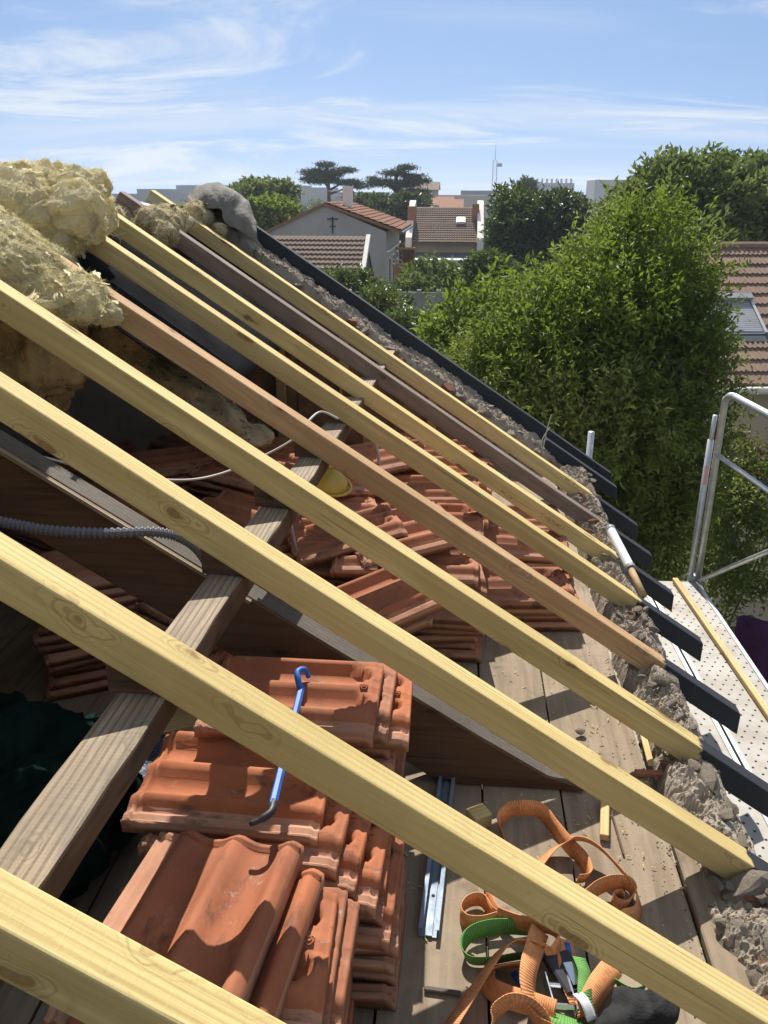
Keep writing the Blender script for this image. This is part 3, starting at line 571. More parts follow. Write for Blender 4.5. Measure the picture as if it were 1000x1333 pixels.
# ------------------------------------------------------------------ soft things: lumps grown together, then roughened
def soft(name, blobs, mat, voxel=0.014, disp=((0.05, 0.16), (0.02, 0.05)), seed=0, stretch=(1, 1, 1), crease=False):
    bm = bmesh.new()
    for (c, r, rot) in blobs:
        m = Matrix.Translation(Vector(c))@Euler(rot).to_matrix().to_4x4()@Matrix.Diagonal((r[0], r[1], r[2], 1))
        bmesh.ops.create_icosphere(bm, subdivisions=3, radius=1, matrix=m)
    me = bpy.data.meshes.new(name); bm.to_mesh(me); bm.free(); o = bpy.data.objects.new(name+'_tmp', me); COL.objects.link(o)
    md = o.modifiers.new('r', 'REMESH'); md.mode = 'VOXEL'; md.voxel_size = voxel
    dg = bpy.context.evaluated_depsgraph_get(); ev = o.evaluated_get(dg); m2 = bpy.data.meshes.new_from_object(ev); bpy.data.objects.remove(o)
    n = len(m2.vertices); co = np.zeros(n*3, np.float32); m2.vertices.foreach_get('co', co); co = co.reshape(-1, 3); no = np.zeros(n*3, np.float32); m2.vertices.foreach_get('normal', no); no = no.reshape(-1, 3)
    d = np.zeros(n)
    for (amp, wl) in disp:
        for i in range(n):
            p = Vector((co[i][0]*stretch[0]/wl+seed, co[i][1]*stretch[1]/wl, co[i][2]*stretch[2]/wl)); d[i] += amp*(0.5-1.6*abs(noise.noise(p))) if crease else amp*noise.noise(p)
    co = co+no*d[:, None]; m2.vertices.foreach_set('co', co.ravel()); m2.materials.clear(); m2.materials.append(mat)
    m2.polygons.foreach_set('use_smooth', [True]*len(m2.polygons)); m2.update(); m2.name = name
    return m2, co, no
def fibres(co, no, n, L, name, parent, mat, seed=0, droop=0.3, w=0.0006):
    r = np.random.default_rng(seed); ix = r.integers(0, len(co), n); p = co[ix]; nn = no[ix]; V = []; F = []
    d = nn+r.normal(0, 0.9, (n, 3)); d /= np.linalg.norm(d, axis=1)[:, None]; l = L*r.uniform(0.3, 1.0, n)
    q = p+d*(l*0.5)[:, None]; e = q+(d+np.array([0, 0, -droop])+r.normal(0, 0.5, (n, 3)))*(l*0.5)[:, None]
    s = np.cross(d, r.normal(0, 1, (n, 3))); s /= np.linalg.norm(s, axis=1)[:, None]; s *= w
    V = np.stack([p-s, p+s, q+s, q-s, e], 1).reshape(-1, 3); b = np.arange(n)*5
    F = np.concatenate([np.stack([b, b+1, b+2], 1), np.stack([b, b+2, b+3], 1), np.stack([b+3, b+2, b+4], 1)])
    o = link(name, np_mesh(name, V, F3=F, mats=[mat]), parent); o['kind'] = 'stuff'; return o
def strands(co, no, n, L, name, parent, mat, seed=0, w=0.0008):      # fibres lying on the surface
    r = np.random.default_rng(seed); ix = r.integers(0, len(co), n); p = co[ix]+no[ix]*0.002; nn = no[ix]
    fl = np.stack([np.sin(p[:, 1]*9+p[:, 0]*5)*0.2+0.3, np.sin(p[:, 0]*7+p[:, 2]*11)*0.2, np.sin(p[:, 1]*13)*0.2-0.2], 1)+r.normal(0, 0.8, (n, 3))
    d = fl-nn*(fl*nn).sum(1)[:, None]; d /= np.linalg.norm(d, axis=1)[:, None]+1e-9; l = L*r.uniform(0.4, 1.2, n)
    q = p+d*(l*0.5)[:, None]+nn*(l*0.10)[:, None]; e = p+d*l[:, None]+nn*(l*r.uniform(-0.05, 0.25, n))[:, None]
    s = np.cross(d, nn)*w; V = np.stack([p-s, p+s, q+s, q-s, e], 1).reshape(-1, 3); b = np.arange(n)*5
    F = np.concatenate([np.stack([b, b+1, b+2], 1), np.stack([b, b+2, b+3], 1), np.stack([b+3, b+2, b+4], 1)])
    o = link(name, np_mesh(name, V, F3=F, mats=[mat]), parent); o['kind'] = 'stuff'; return o
def tufts(co, no, n, name, parent, mat, seed=0):                      # torn flakes of the blanket standing off the surface
    r = np.random.default_rng(seed); V = []; F = []; q = 5
    for i in r.integers(0, len(co), n):
        p = Vector(co[i]); nn = Vector(no[i]).normalized(); a = Vector(r.normal(0, 1, 3)); a = (a-nn*a.dot(nn)).normalized(); b_ = nn.cross(a); la, lb = r.uniform(0.010, 0.034), r.uniform(0.006, 0.016); k0 = len(V); lift = r.uniform(0.001, 0.010); sd = r.uniform(0, 50)
        for s in range(q+1):
            for t_ in range(q+1):
                u, v = s/q*2-1, t_/q*2-1; e = max(abs(u), abs(v)); rag = 1+0.45*noise.noise(Vector((u*2.3+sd, v*2.3, 1)))
                V.append(p+a*(u*la*rag)+b_*(v*lb*rag)+nn*(0.003+lift*u*u*(1 if u > 0 else 0.3)+0.008*noise.noise(Vector((u*2+sd, v*3, 5)))-0.004*(1-u)))
        for s in range(q):
            for t_ in range(q): c = k0+s*(q+1)+t_; F.append((c, c+q+1, c+q+2, c+1))
    me = bpy.data.meshes.new(name); me.from_pydata([tuple(v) for v in V], [], F); me.materials.append(mat); me.polygons.foreach_set('use_smooth', [True]*len(F)); o = link(name, me, parent); o['kind'] = 'stuff'; return o
def A(u, v, Y): return tuple(aty(u, v, Y))
def wool(blobs, label, mat='mineral_wool', grp=None, fib=6000, voxel=0.010, disp=((0.06, 0.18), (0.032, 0.07), (0.012, 0.03), (0.006, 0.014)), seed=0, stretch=(1, 1, 1), L=0.035):
    me, co, no = soft('insulation_wool', blobs, M[mat], voxel, disp, seed, stretch, True); o = link('insulation_wool', me); tag(o, label, 'insulation', grp)
    if fib: tufts(co, no, max(80, fib//16), 'torn_tuft', o, M[mat], seed+70)
    if fib: strands(co, no, int(fib*2.6), L*0.9, 'wool_strand', o, M['fibre'], seed+50)
    if fib: fibres(co, no, fib, L, 'loose_fibre', o, M['fibre'], seed)
    return o
# upper clump: folded blanket on the ridge
wool([(A(25, 258, 3.40), (0.22, 0.26, 0.10), (0, 0.25, 0)), (A(68, 244, 3.5), (0.16, 0.24, 0.065), (0, 0.35, 0)), (A(110, 262, 3.4), (0.07, 0.15, 0.10), (0, 0.3, 0)), (A(122, 285, 3.35), (0.04, 0.10, 0.07), (0, 0.2, 0)),
      (A(-60, 268, 3.4), (0.30, 0.30, 0.13), (0, 0, 0)), (A(50, 285, 3.15), (0.17, 0.13, 0.085), (0, 0.5, 0)), (A(84, 312, 3.12), (0.055, 0.08, 0.07), (0, 0, 0)), (A(98, 280, 3.15), (0.08, 0.10, 0.09), (0, 0.4, 0)), (A(20, 262, 3.15), (0.16, 0.16, 0.08), (0, 0.3, 0))],
     'big bulging clump of yellow glass wool on the ridge, brown on its underside', seed=3, stretch=(0.6, 1.0, 1.6))
# lower clump: thick blanket sliding over the upper ends of two rafters
wool([(A(-50, 312, 2.60), (0.28, 0.28, 0.075), (0, 0.55, 0)), (A(18, 340, 2.52), (0.20, 0.22, 0.05), (0, 0.60, 0)), (A(62, 374, 2.50), (0.13, 0.18, 0.045), (0, 0.60, 0)),
      (A(105, 392, 2.56), (0.075, 0.15, 0.035), (0, 0.5, 0)), (A(50, 392, 2.36), (0.05, 0.05, 0.035), (0, 0.4, 0)), (A(128, 400, 2.62), (0.04, 0.08, 0.025), (0, 0.5, 0)), (A(5, 318, 2.80), (0.24, 0.20, 0.045), (0, 0.6, 0))],
     'thick yellow glass wool blanket sliding down over the tops of two rafters', seed=9, stretch=(0.6, 1.0, 1.6), fib=7000)
# wool hanging below the rafters and lying on the tiles
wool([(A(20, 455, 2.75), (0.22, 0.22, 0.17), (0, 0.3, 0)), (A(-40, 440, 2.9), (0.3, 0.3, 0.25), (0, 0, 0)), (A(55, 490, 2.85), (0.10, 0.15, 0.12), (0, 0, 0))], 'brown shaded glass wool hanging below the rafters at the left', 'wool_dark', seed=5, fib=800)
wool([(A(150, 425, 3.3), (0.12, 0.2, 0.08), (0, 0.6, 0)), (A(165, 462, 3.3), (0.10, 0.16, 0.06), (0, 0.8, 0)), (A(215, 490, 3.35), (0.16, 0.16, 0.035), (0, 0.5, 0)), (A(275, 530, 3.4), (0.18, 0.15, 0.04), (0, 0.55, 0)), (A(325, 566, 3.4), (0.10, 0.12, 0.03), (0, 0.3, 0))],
     'torn strip of glass wool with shade in its colour, trailing onto the tiles', 'wool_grey', seed=8, fib=800, voxel=0.012, disp=((0.03, 0.14), (0.008, 0.05), (0.003, 0.02)))
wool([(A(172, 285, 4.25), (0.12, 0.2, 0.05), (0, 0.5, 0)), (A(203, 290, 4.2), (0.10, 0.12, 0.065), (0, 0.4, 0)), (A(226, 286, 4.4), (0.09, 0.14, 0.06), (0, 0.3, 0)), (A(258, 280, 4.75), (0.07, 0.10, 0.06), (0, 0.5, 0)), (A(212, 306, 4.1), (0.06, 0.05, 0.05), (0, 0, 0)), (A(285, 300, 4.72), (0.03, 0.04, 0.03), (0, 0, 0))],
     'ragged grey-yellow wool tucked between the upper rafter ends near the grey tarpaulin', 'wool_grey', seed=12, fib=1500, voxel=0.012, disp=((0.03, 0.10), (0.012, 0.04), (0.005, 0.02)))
wool([((-1.62, 1.90, 1.54), (0.30, 0.36, 0.10), (0, 0.58, 0)), ((-1.48, 1.25, 1.46), (0.34, 0.45, 0.11), (0, 0.58, 0)), ((-1.45, 0.6, 1.44), (0.36, 0.4, 0.12), (0, 0.58, 0)), ((-1.16, 1.15, 1.30), (0.16, 0.40, 0.07), (0, 0.58, 0))], 'unseen glass wool blanket over the near rafter tops, added to shade the tarpaulin', seed=15, fib=2000, voxel=0.016)  # out-of-view blanket added to darken the green sheet below
# grey felt folded over the ridge end
crest = [(241, 262), (257, 244), (284, 240), (308, 252), (324, 266), (334, 292)]; foot = [(243, 271), (262, 273), (287, 274), (292, 290), (312, 302), (335, 316)]
def tarpf(i, j):
    def row(L, Y, dv=0):
        P = [Vector(A(u, v+dv, Y)) for u, v in L]; q = i*(len(P)-1); k = min(int(q), len(P)-2); t = q-k; a = P[max(k-1, 0)]; b = P[k]; c = P[k+1]; d = P[min(k+2, len(P)-1)]
        return 0.5*((2*b)+(c-a)*t+(2*a-5*b+4*c-d)*t*t+(3*b-a-3*c+d)*t**3)
    rows = [row(crest, 5.42, 16), row(crest, 5.18, 2), row(crest, 4.98, 0), row([((a[0]+b[0])/2, (a[1]*.55+b[1]*.45)-2) for a, b in zip(crest, foot)], 4.82), row(foot, 4.76)]
    q = j*4; k = min(int(q), 3); t = q-k; a = rows[max(k-1, 0)]; b = rows[k]; c = rows[k+1]; d = rows[min(k+2, 4)]; p = 0.5*((2*b)+(c-a)*t+(2*a-5*b+4*c-d)*t*t+(3*b-a-3*c+d)*t**3)
    w = 0.016*(0.5-abs(noise.noise(Vector((i*5, j*2, 2)))))+0.006*noise.noise(Vector((i*14, j*6, 5)))+0.002*noise.noise(Vector((i*45, j*30, 1)))
    return p+Vector((w*.5, -w, w))
o = MB().grid(tarpf, 90, 60).build('grey_tarpaulin', M['tarp_grey'], smooth=True); sm = o.modifiers.new('s', 'SOLIDIFY'); sm.thickness = 0.004
tag(o, 'crumpled grey felt sheet folded over the ridge at the gable end', 'tarpaulin')
me, co, no = soft('blue_tarpaulin', [(A(165, 268, 4.4), (0.11, 0.3, 0.018), (0, 0.05, 0)), (A(190, 270, 4.5), (0.09, 0.3, 0.014), (0, 0.1, 0)), (A(150, 268, 4.3), (0.09, 0.25, 0.02), (0, 0, 0))], M['tarp_blue'], 0.012, ((0.02, 0.12), (0.008, 0.04)), 6)
tag(link('blue_tarpaulin', me), 'strip of blue plastic sheet lying along the ridge', 'tarpaulin')
mb = MB(); rr = random.Random(3)
for k in range(14):
    u, v, Y = rr.choice(((125, 300, 3.4), (128, 305, 3.4), (140, 300, 3.5), (236, 262, 4.8), (240, 258, 4.9))); p = Vector(A(u+rr.uniform(-8, 8), v+rr.uniform(-6, 4), Y)); q = p+Vector((rr.uniform(-.07, .07), rr.uniform(-.05, .05), rr.uniform(-.12, .06)))
    mb.tube([p, (p+q)/2+Vector((rr.uniform(-.02, .02),)*3), q], 0.0012, 4)
tag(mb.build('string_shreds', M['fibre']), 'loose white shreds of string caught on the rafter tops', 'string', kind='stuff')
# dark green sheet and woven sack in the left-hand dark
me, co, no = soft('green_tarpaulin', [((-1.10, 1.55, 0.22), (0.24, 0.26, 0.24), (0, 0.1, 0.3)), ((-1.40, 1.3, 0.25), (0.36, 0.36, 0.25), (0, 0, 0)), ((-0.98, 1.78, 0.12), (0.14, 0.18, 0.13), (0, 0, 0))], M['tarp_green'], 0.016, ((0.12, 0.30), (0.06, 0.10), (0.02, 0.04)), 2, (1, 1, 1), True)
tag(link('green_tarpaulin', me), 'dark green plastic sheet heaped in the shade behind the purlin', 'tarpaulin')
pS = [atz(30, 970, .06), atz(230, 950, .06), atz(215, 1035, .06), atz(60, 1090, .06)]
def sackf(i, j):
    a = Vector(pS[0]).lerp(Vector(pS[1]), i); b = Vector(pS[3]).lerp(Vector(pS[2]), i); p = a.lerp(b, j); p.z = 0.035+0.05*abs(fbm((i*3, j*3, 4), 3))+0.03*math.sin(i*3.1); return p
o = MB().grid(sackf, 26, 20).build('woven_sack', M['woven_sack'], smooth=True); sm = o.modifiers.new('s', 'SOLIDIFY'); sm.thickness = 0.006; tag(o, 'dark blue woven plastic sack lying flat on the floor beside the purlin', 'sack')
mb = MB().box((0, 0, 0), (0.30, 0.12, 0.03)); p = atz(250, 930, 0.05); o = bevel(mb.build('board_offcut', M['pine_batten'], None, (p[0]-0.02, p[1]+0.02, 0.018), (0, 0, 0.5)), 0.003); tag(o, 'pale board offcut on the floor between sack and tile stack', 'board')

# ------------------------------------------------------------------ cables and tools
def spline(pts, n=8):
    P = [Vector(p) for p in pts]; R = []
    for i in range(len(P)-1):
        a = P[max(i-1, 0)]; b = P[i]; c = P[i+1]; d = P[min(i+2, len(P)-1)]
        for k in range(n):
            t = k/n; R.append(0.5*((2*b)+(c-a)*t+(2*a-5*b+4*c-d)*t*t+(3*b-a-3*c+d)*t**3))
    return R+[P[-1]]
cp = spline([A(-60, 672, 1.86), A(0, 679, 1.86), A(60, 690, 1.87), A(130, 694, 1.88), A(205, 693, 1.90), A(245, 705, 1.93), A(268, 730, 1.96), A(280, 765, 1.98)], 40)
rad = [0.0125+0.0018*(1 if k % 4 < 2 else -1) for k in range(len(cp))]
tag(MB().tube(cp, rad, 10).build('corrugated_conduit', M['conduit'], smooth=False), 'grey corrugated electrical conduit hanging in front of the dark truss beam', 'conduit')
tag(MB().tube(spline([A(-40, 588, 2.1), A(0, 591, 2.1), A(45, 593, 2.15), A(95, 605, 2.25), A(170, 620, 2.5), A(240, 625, 2.6), A(290, 616, 2.7), A(340, 595, 2.8), A(380, 573, 2.85), A(400, 550, 2.9), A(418, 536, 3.0), A(440, 545, 3.05)], 8), 0.0042, 6).build('electric_cable', M['cable'], smooth=True), 'thin pale cable looping from the truss beam across to the purlin', 'cable')
tag(MB().tube(spline([A(372, 640, 2.65), A(377, 670, 2.68), A(382, 700, 2.72), A(388, 722, 2.75)], 6), 0.006, 6).build('hanging_cable', M['cable_grey'], smooth=True), 'short grey cable hanging from the purlin over the tile heap', 'cable')
tag(MB().tube(spline([A(488, 575, 3.5), A(492, 590, 3.5), A(494, 605, 3.5)], 5), 0.008, 6).build('pipe_end', M['cable_grey'], smooth=True), 'stub of grey cable sticking up from the far tiles', 'cable')
tag(MB().tube(spline([A(258, 712, 1.98), A(268, 725, 1.98), A(276, 736, 2.0)], 5), 0.003, 5).build('wire_end', M['cable'], smooth=True), 'short white wire end beside the conduit', 'wire')
# bowl (yellow helmet-like) by the purlin
p = A(425, 622, 3.05); bm = bmesh.new(); bmesh.ops.create_uvsphere(bm, u_segments=20, v_segments=12, radius=0.085)
for v in bm.verts: v.co.z *= 0.62 if v.co.z > 0 else 0.15
me = bpy.data.meshes.new('safety_helmet'); bm.to_mesh(me); bm.free(); me.materials.append(M['yellow_bowl']); me.polygons.foreach_set('use_smooth', [True]*len(me.polygons))
hm = link('safety_helmet', me, None, (p[0], p[1], p[2]-0.02)); hm.rotation_euler = (0.2, 0.25, 0); tag(hm, 'round yellow dome beside the purlin on the tile heap', 'helmet')
mb = MB(); mb.tube([(0.10*math.cos(a), 0.10*math.sin(a)*0.9, 0.0) for a in [k*PI/10 for k in range(21)]], 0.006, 6, 0, False); mb.build('brim', M['yellow_bowl'], hm, smooth=True)
# blue pry bar
pr = empty('pry_bar', tuple(atz(375, 960, 0.53))); tag(pr, 'blue steel pry bar with hooked end lying on the tile stacks', 'pry bar')
h0 = 0.50; P1 = Vector(atz(393, 893, 0.515)); P2 = Vector(atz(355, 1048, 0.535)); dr = (P2-P1).normalized()
shaft = [P1+(P2-P1)*k/10 for k in range(11)]
hook = spline([Vector(atz(402, 882, 0.525)), Vector(atz(397, 872, 0.545)), Vector(atz(388, 874, 0.55)), Vector(atz(388, 884, 0.54)), P1+dr*0.02], 6)
def rel(pts, o): return [Vector(p)-Vector(o.location) for p in pts]
MB().tube(rel(shaft, pr), 0.0085, 6).build('shaft', M['blue_steel'], pr)
MB().tube(rel(hook, pr), [0.006]*6+[0.008]*(len(hook)-6), 8).build('hook', M['blue_steel'], pr, smooth=True)
tip = Vector(atz(325, 1073, 0.525)); MB().tube(rel(spline([P2-dr*0.01, P2+dr*0.02, (P2+dr*0.03+tip)/2, tip], 5), pr), [0.0085]*5+[0.008]*5+[0.006]*5+[0.004], 8).build('claw', M['dark_steel'], pr, smooth=True)
# galvanised drywall profile
pr0 = atz(560, 1222, 0); mb = MB(); w = 0.048; hh = 0.026; L = 0.62
mb.box((0, L/2, 0.0012), (w, L, 0.0012)); mb.box((-w/2, L/2, hh/2), (0.0012, L, hh)); mb.box((w/2, L/2, hh/2), (0.0012, L, hh)); mb.box((-w/2+0.005, L/2, hh), (0.01, L, 0.0012)); mb.box((w/2-0.005, L/2, hh), (0.01, L, 0.0012)); mb.box((0, L/2, 0.004), (0.016, L, 0.004))
o = mb.build('steel_profile', M['profile_steel'], None, (pr0[0]-0.004, pr0[1], 0.004), (0, 0, -0.06)); tag(o, 'galvanised steel channel profile lying on the floor beside the front tile stack', 'profile')
mb = MB(); 
for k in range(3): mb.tube([(0, 0.12+k*0.17, 0.0062), (0, 0.12+k*0.17, 0.0070)], 0.0045, 10)
mb.build('punched_hole', M['hole_dark'], o)
# white capped tube between rafter tails
ta, tb_, tc_ = Vector(atz(795, 690, 0.14)), Vector(atz(820, 738, 0.065)), Vector(atz(838, 775, 0.03))
tu = empty('sealant_tube', tuple(tc_)); tag(tu, 'white tube with grey end caps on a brown pole between two rafter tails', 'tube')
MB().tube(rel([ta, tb_], tu), 0.022, 16).build('sleeve', M['white_plastic'], tu, smooth=False); d = (tb_-ta).normalized()
MB().tube(rel([ta-d*0.014, ta+d*0.003], tu), 0.025, 16).build('end_cap', M['grey_plastic'], tu); MB().tube(rel([tb_-d*0.003, tb_+d*0.014], tu), 0.025, 16).build('end_cap', M['grey_plastic'], tu)
MB().tube(rel([tb_, tc_], tu), 0.015, 12).build('pole', M['raw_stud'], tu, smooth=True)

# ------------------------------------------------------------------ lashing straps (crop coordinates of the heap -> floor)
def K(cx, cy, z): return Vector(atz(570+0.3*cx, 1030+0.3*cy, z))
def ribbon(pts, width, tilt, mat, parent, name='webbing'):
    P = spline(pts, 8); k = len(P); mb = MB(); V = []; s = 0; S = [0]
    for i in range(1, k): s += (P[i]-P[i-1]).length; S.append(s)
    for i in range(k):
        t = (P[min(i+1, k-1)]-P[max(i-1, 0)]).normalized(); tl = tilt if not isinstance(tilt, (list, tuple)) else tilt[0]+(tilt[-1]-tilt[0])*i/(k-1)
        side = t.cross(Vector((0, 0, 1))).normalized(); upv = side.cross(t).normalized()
        wv = (upv*math.cos(tl)+side*math.sin(tl)).normalized()
        for q in range(3): V.append(P[i]+wv*width*(q/2-0.0))
    F = [(3*i+q, 3*i+q+1, 3*i+4+q, 3*i+3+q) for i in range(k-1) for q in range(2)]
    me = bpy.data.meshes.new(name); loc = Vector(parent.location) if parent else Vector((0, 0, 0)); me.from_pydata([tuple(Vector(v)-loc) for v in V], [], F); me.materials.append(M[mat])
    uv = me.uv_layers.new(name='UVMap'); li = 0
    for p in me.polygons:
        for l in p.loop_indices: vi = me.loops[l].vertex_index; uv.data[l].uv = (S[vi//3], (vi % 3)/2)
    me.polygons.foreach_set('use_smooth', [True]*len(F)); me.update(); o = link(name, me, parent)
    sm = o.modifiers.new('s', 'SOLIDIFY'); sm.thickness = 0.0022; return o
WB = 0.046
sA = empty('ratchet_strap', tuple(K(600, 350, 0.0))); tag(sA, 'orange lashing strap in big upright loops on the bare floorboards', 'strap', 'lashing straps heaped on the floor')
ribbon([K(290, 230, .004), K(270, 170, .004), K(310, 118, .02), K(370, 105, .03), K(440, 120, .02), K(500, 190, .006), K(560, 265, .004), K(620, 330, .004), K(640, 390, .004), K(600, 400, .004)], WB, (-.2, -.35), 'web_orange', sA)
ribbon([K(400, 330, .004), K(440, 290, .008), K(500, 245, .02), K(580, 215, .035), K(650, 220, .045), K(720, 265, .04), K(790, 340, .03), K(850, 420, .02), K(885, 500, .006), K(870, 570, .004), K(800, 590, .004)], WB, (.9, .25), 'web_orange', sA)
ribbon([K(640, 500, .004), K(690, 455, .008), K(760, 425, .02), K(820, 430, .02), K(845, 475, .012), K(820, 525, .006), K(770, 520, .004), K(750, 485, .004), K(790, 470, .004), K(815, 490, .004)], WB*0.9, (-.3, .2), 'web_orange', sA)
sB = empty('ratchet_strap', tuple(K(350, 800, 0.0))); tag(sB, 'faded orange lashing strap with dark print, tangled with the green strap', 'strap', 'lashing straps heaped on the floor')
ribbon([K(260, 590, .004), K(190, 605, .004), K(120, 595, .004), K(95, 550, .006), K(130, 505, .006), K(190, 500, .006), K(230, 560, .004), K(265, 590, .004)], WB*.9, (.2, -.2), 'web_orange', sB)
ribbon([K(205, 470, .006), K(250, 560, .006), K(330, 595, .02), K(420, 610, .035), K(490, 620, .05), K(535, 660, .05), K(520, 730, .035), K(490, 760, .03)], WB, (-.2, .4), 'web_orange', sB)
ribbon([K(-20, 1080, .02), K(40, 990, .03), K(110, 890, .035), K(180, 790, .045), K(250, 700, .05), K(320, 660, .05), K(400, 670, .05), K(460, 690, .045)], WB, (.95, .4), 'web_orange', sB)
ribbon([K(440, 770, .03), K(330, 765, .02), K(230, 785, .006), K(190, 840, .004), K(215, 900, .006), K(300, 945, .02), K(400, 975, .03), K(500, 1010, .03)], WB, (-.5, -.8), 'web_orange', sB)
ribbon([K(480, 630, .06), K(455, 710, .07), K(430, 800, .07), K(425, 880, .06), K(450, 960, .04), K(510, 1020, .02)], WB, (1.1, .6), 'web_orange', sB)
ribbon([K(215, 1060, .01), K(260, 985, .03), K(310, 945, .05), K(360, 945, .055), K(405, 985, .04), K(430, 1050, .01)], WB, (.3, -.2), 'web_orange', sB)
ribbon([K(590, 660, .03), K(605, 760, .035), K(625, 860, .03), K(670, 960, .01)], WB, (1.2, 1.3), 'web_orange', sB)
ribbon([K(800, 800, .02), K(740, 880, .03), K(700, 950, .025), K(660, 1010, .02)], WB*1.1, (1.1, .8), 'web_orange', sB)
sC = empty('ratchet_strap', tuple(K(300, 700, 0.0))); tag(sC, 'green lashing strap with black and chrome ratchet buckle in the tangle', 'strap', 'lashing straps heaped on the floor')
ribbon([K(450, 720, .01), K(340, 735, .006), K(220, 755, .004), K(140, 750, .004), K(115, 700, .006), K(150, 650, .01), K(220, 625, .012), K(300, 620, .012), K(390, 625, .006)], WB*.85, (-.3, -.3), 'web_green', sC)
ribbon([K(640, 725, .05), K(668, 800, .05), K(668, 900, .045), K(690, 970, .02)], WB*.7, (1.2, 1.2), 'web_green', sC)
ribbon([K(480, 935, .03), K(550, 970, .03), K(640, 1000, .02)], WB, (1.2, 1.3), 'web_green', sC)
ribbon([K(780, 845, .006), K(840, 885, .008), K(890, 870, .01), K(880, 830, .01)], WB*.8, (.4, 0), 'web_green', sC)
rc = Vector(K(560, 790, 0.035))-Vector(sC.location); rat = MB().box(rc, (0.07, 0.10, 0.02), (0.1, 0.2, 0.5)).build('ratchet', M['dark_steel'], sC); bevel(rat, 0.004)
mb = MB(); c0 = Vector(K(530, 890, 0.03))-Vector(sC.location)
for s in (-1, 1): mb.box(c0+Vector((s*0.024, 0, 0.005)), (0.003, 0.085, 0.03), (0, 0.1, 0.15))
mb.tube([c0+Vector((-0.026, 0.02, 0.008)), c0+Vector((0.026, 0.02, 0.008))], 0.006, 8); mb.tube([c0+Vector((-0.026, -0.03, 0.008)), c0+Vector((0.026, -0.03, 0.008))], 0.006, 8); mb.build('buckle', M['chrome'], sC)
mb = MB(); c1 = Vector(K(590, 790, 0.05))-Vector(sC.location); mb.box(c1, (0.03, 0.05, 0.004), (0.2, 0.2, 0.4)); mb.build('release_plate', M['chrome'], sC)
o = MB().tube([K(330, 790, .02), K(380, 860, .02), K(425, 925, .02)], 0.008, 8).build('blue_tool', M['blue_steel'], smooth=True); tag(o, 'blue tool handle under the orange strap loops', 'tool')
o = MB().tube([K(555, 670, .03), K(565, 720, .03)], 0.012, 8).build('blue_grip', M['blue_steel'], smooth=True); tag(o, 'small blue plastic grip behind the green strap end', 'tool')
o = MB().tube([K(910, 920, .012), K(940, 890, .02), K(930, 870, .025)], 0.012, 8).build('blue_clip', M['blue_steel'], smooth=True); tag(o, 'small blue clip beside the black bag', 'clip')
def lab(i, j): a = K(585, 880, .055).lerp(K(625, 870, .055), i); b = K(650, 1000, .035).lerp(K(690, 985, .035), i); p = a.lerp(b, j); p.z += 0.012*math.sin(j*3.2); return p
o = MB().grid(lab, 4, 12).build('paper_label', M['white_plastic'], smooth=True); sm = o.modifiers.new('s', 'SOLIDIFY'); sm.thickness = 0.001; tag(o, 'creased white paper tag lying on the straps', 'label')
me, co, no = soft('black_bag', [(tuple(K(880, 985, .04)), (0.07, 0.06, 0.05), (0, 0, 0.3)), (tuple(K(950, 960, .05)), (0.035, 0.05, 0.055), (0, 0, 0)), (tuple(K(800, 1030, .035)), (0.06, 0.05, 0.035), (0, 0, 0))], M['black_cloth'], 0.008, ((0.02, 0.06), (0.008, 0.025)), 3)
tag(link('black_bag', me), 'small black cloth bag lying beside the strap tangle', 'bag')
# sticks and chips on the boards
def stick(u0, v0, u1, v1, w, h, mat, label, z=None):
    a, b = Vector(atz(u0, v0, 0.0)), Vector(atz(u1, v1, 0.0)); d = b-a
    o = MB().box((0, 0, 0), (d.length, w, h)).build('wood_stick', M[mat], None, (a+b)/2+Vector((0, 0, h/2+0.004)), (0, 0, math.atan2(d.y, d.x))); bevel(o, 0.002); tag(o, label, 'stick'); return o
stick(787, 1046, 786, 1096, 0.024, 0.02, 'pine_batten', 'short pale batten offcut beyond the strap loops'); stick(612, 1078, 634, 1070, 0.05, 0.045, 'pine_yellow', 'end of a yellow batten block under the front rafter')
stick(796, 1060, 812, 1115, 0.006, 0.004, 'old_side', 'thin dark splinter beside the pale batten offcut'); stick(826, 1010, 866, 1012, 0.022, 0.015, 'brick', 'narrow red tile fragment against the eave wall'); stick(552, 1290, 600, 1297, 0.012, 0.008, 'old_grey', 'grey splinter on the shaded floorboard')
stick(948, 1212, 1000, 1190, 0.012, 0.012, 'old_top', 'stick lying on the rubble of the eave wall'); stick(835, 950, 848, 1000, 0.02, 0.006, 'pine_batten', 'pale wood sliver in the floor joint')
o = link('white_stone', ROCKS[2], None, (*atz(755, 957, 0.0)[:2], 0.013)); o.scale = (0.018, 0.016, 0.014); tag(o, 'small white stone chip on the sunlit floorboards', 'stone')
r = np.random.default_rng(4); n = 420; V = []; F = []
for k in range(n):
    x = r.uniform(-0.1, 0.66); y = r.uniform(1.2, 3.0) if k % 3 else r.normal(1.95, 0.22); s = r.uniform(0.0008, 0.0026); a = r.uniform(0, 6.28); l = r.uniform(1, 4)*s; b = len(V)
    if x > 0.64: x = 0.5
    c, sn = math.cos(a), math.sin(a); z = 0.0045
    for (p, q, zz) in ((-l, -s, 0), (l, -s*.6, 0), (l*.8, s, 0), (-l*.7, s, 0), (0, 0, s*.9)): V.append((x+p*c-q*sn, y+p*sn+q*c, z+zz))
    F += [(b, b+1, b+4), (b+1, b+2, b+4), (b+2, b+3, b+4), (b+3, b, b+4)]
me = bpy.data.meshes.new('wood_chips'); me.from_pydata(V, [], F); me.materials.append(M['pine_batten']); tag(link('wood_chips', me), 'scattered wood chips and crumbs on the floorboards', 'debris', kind='stuff')
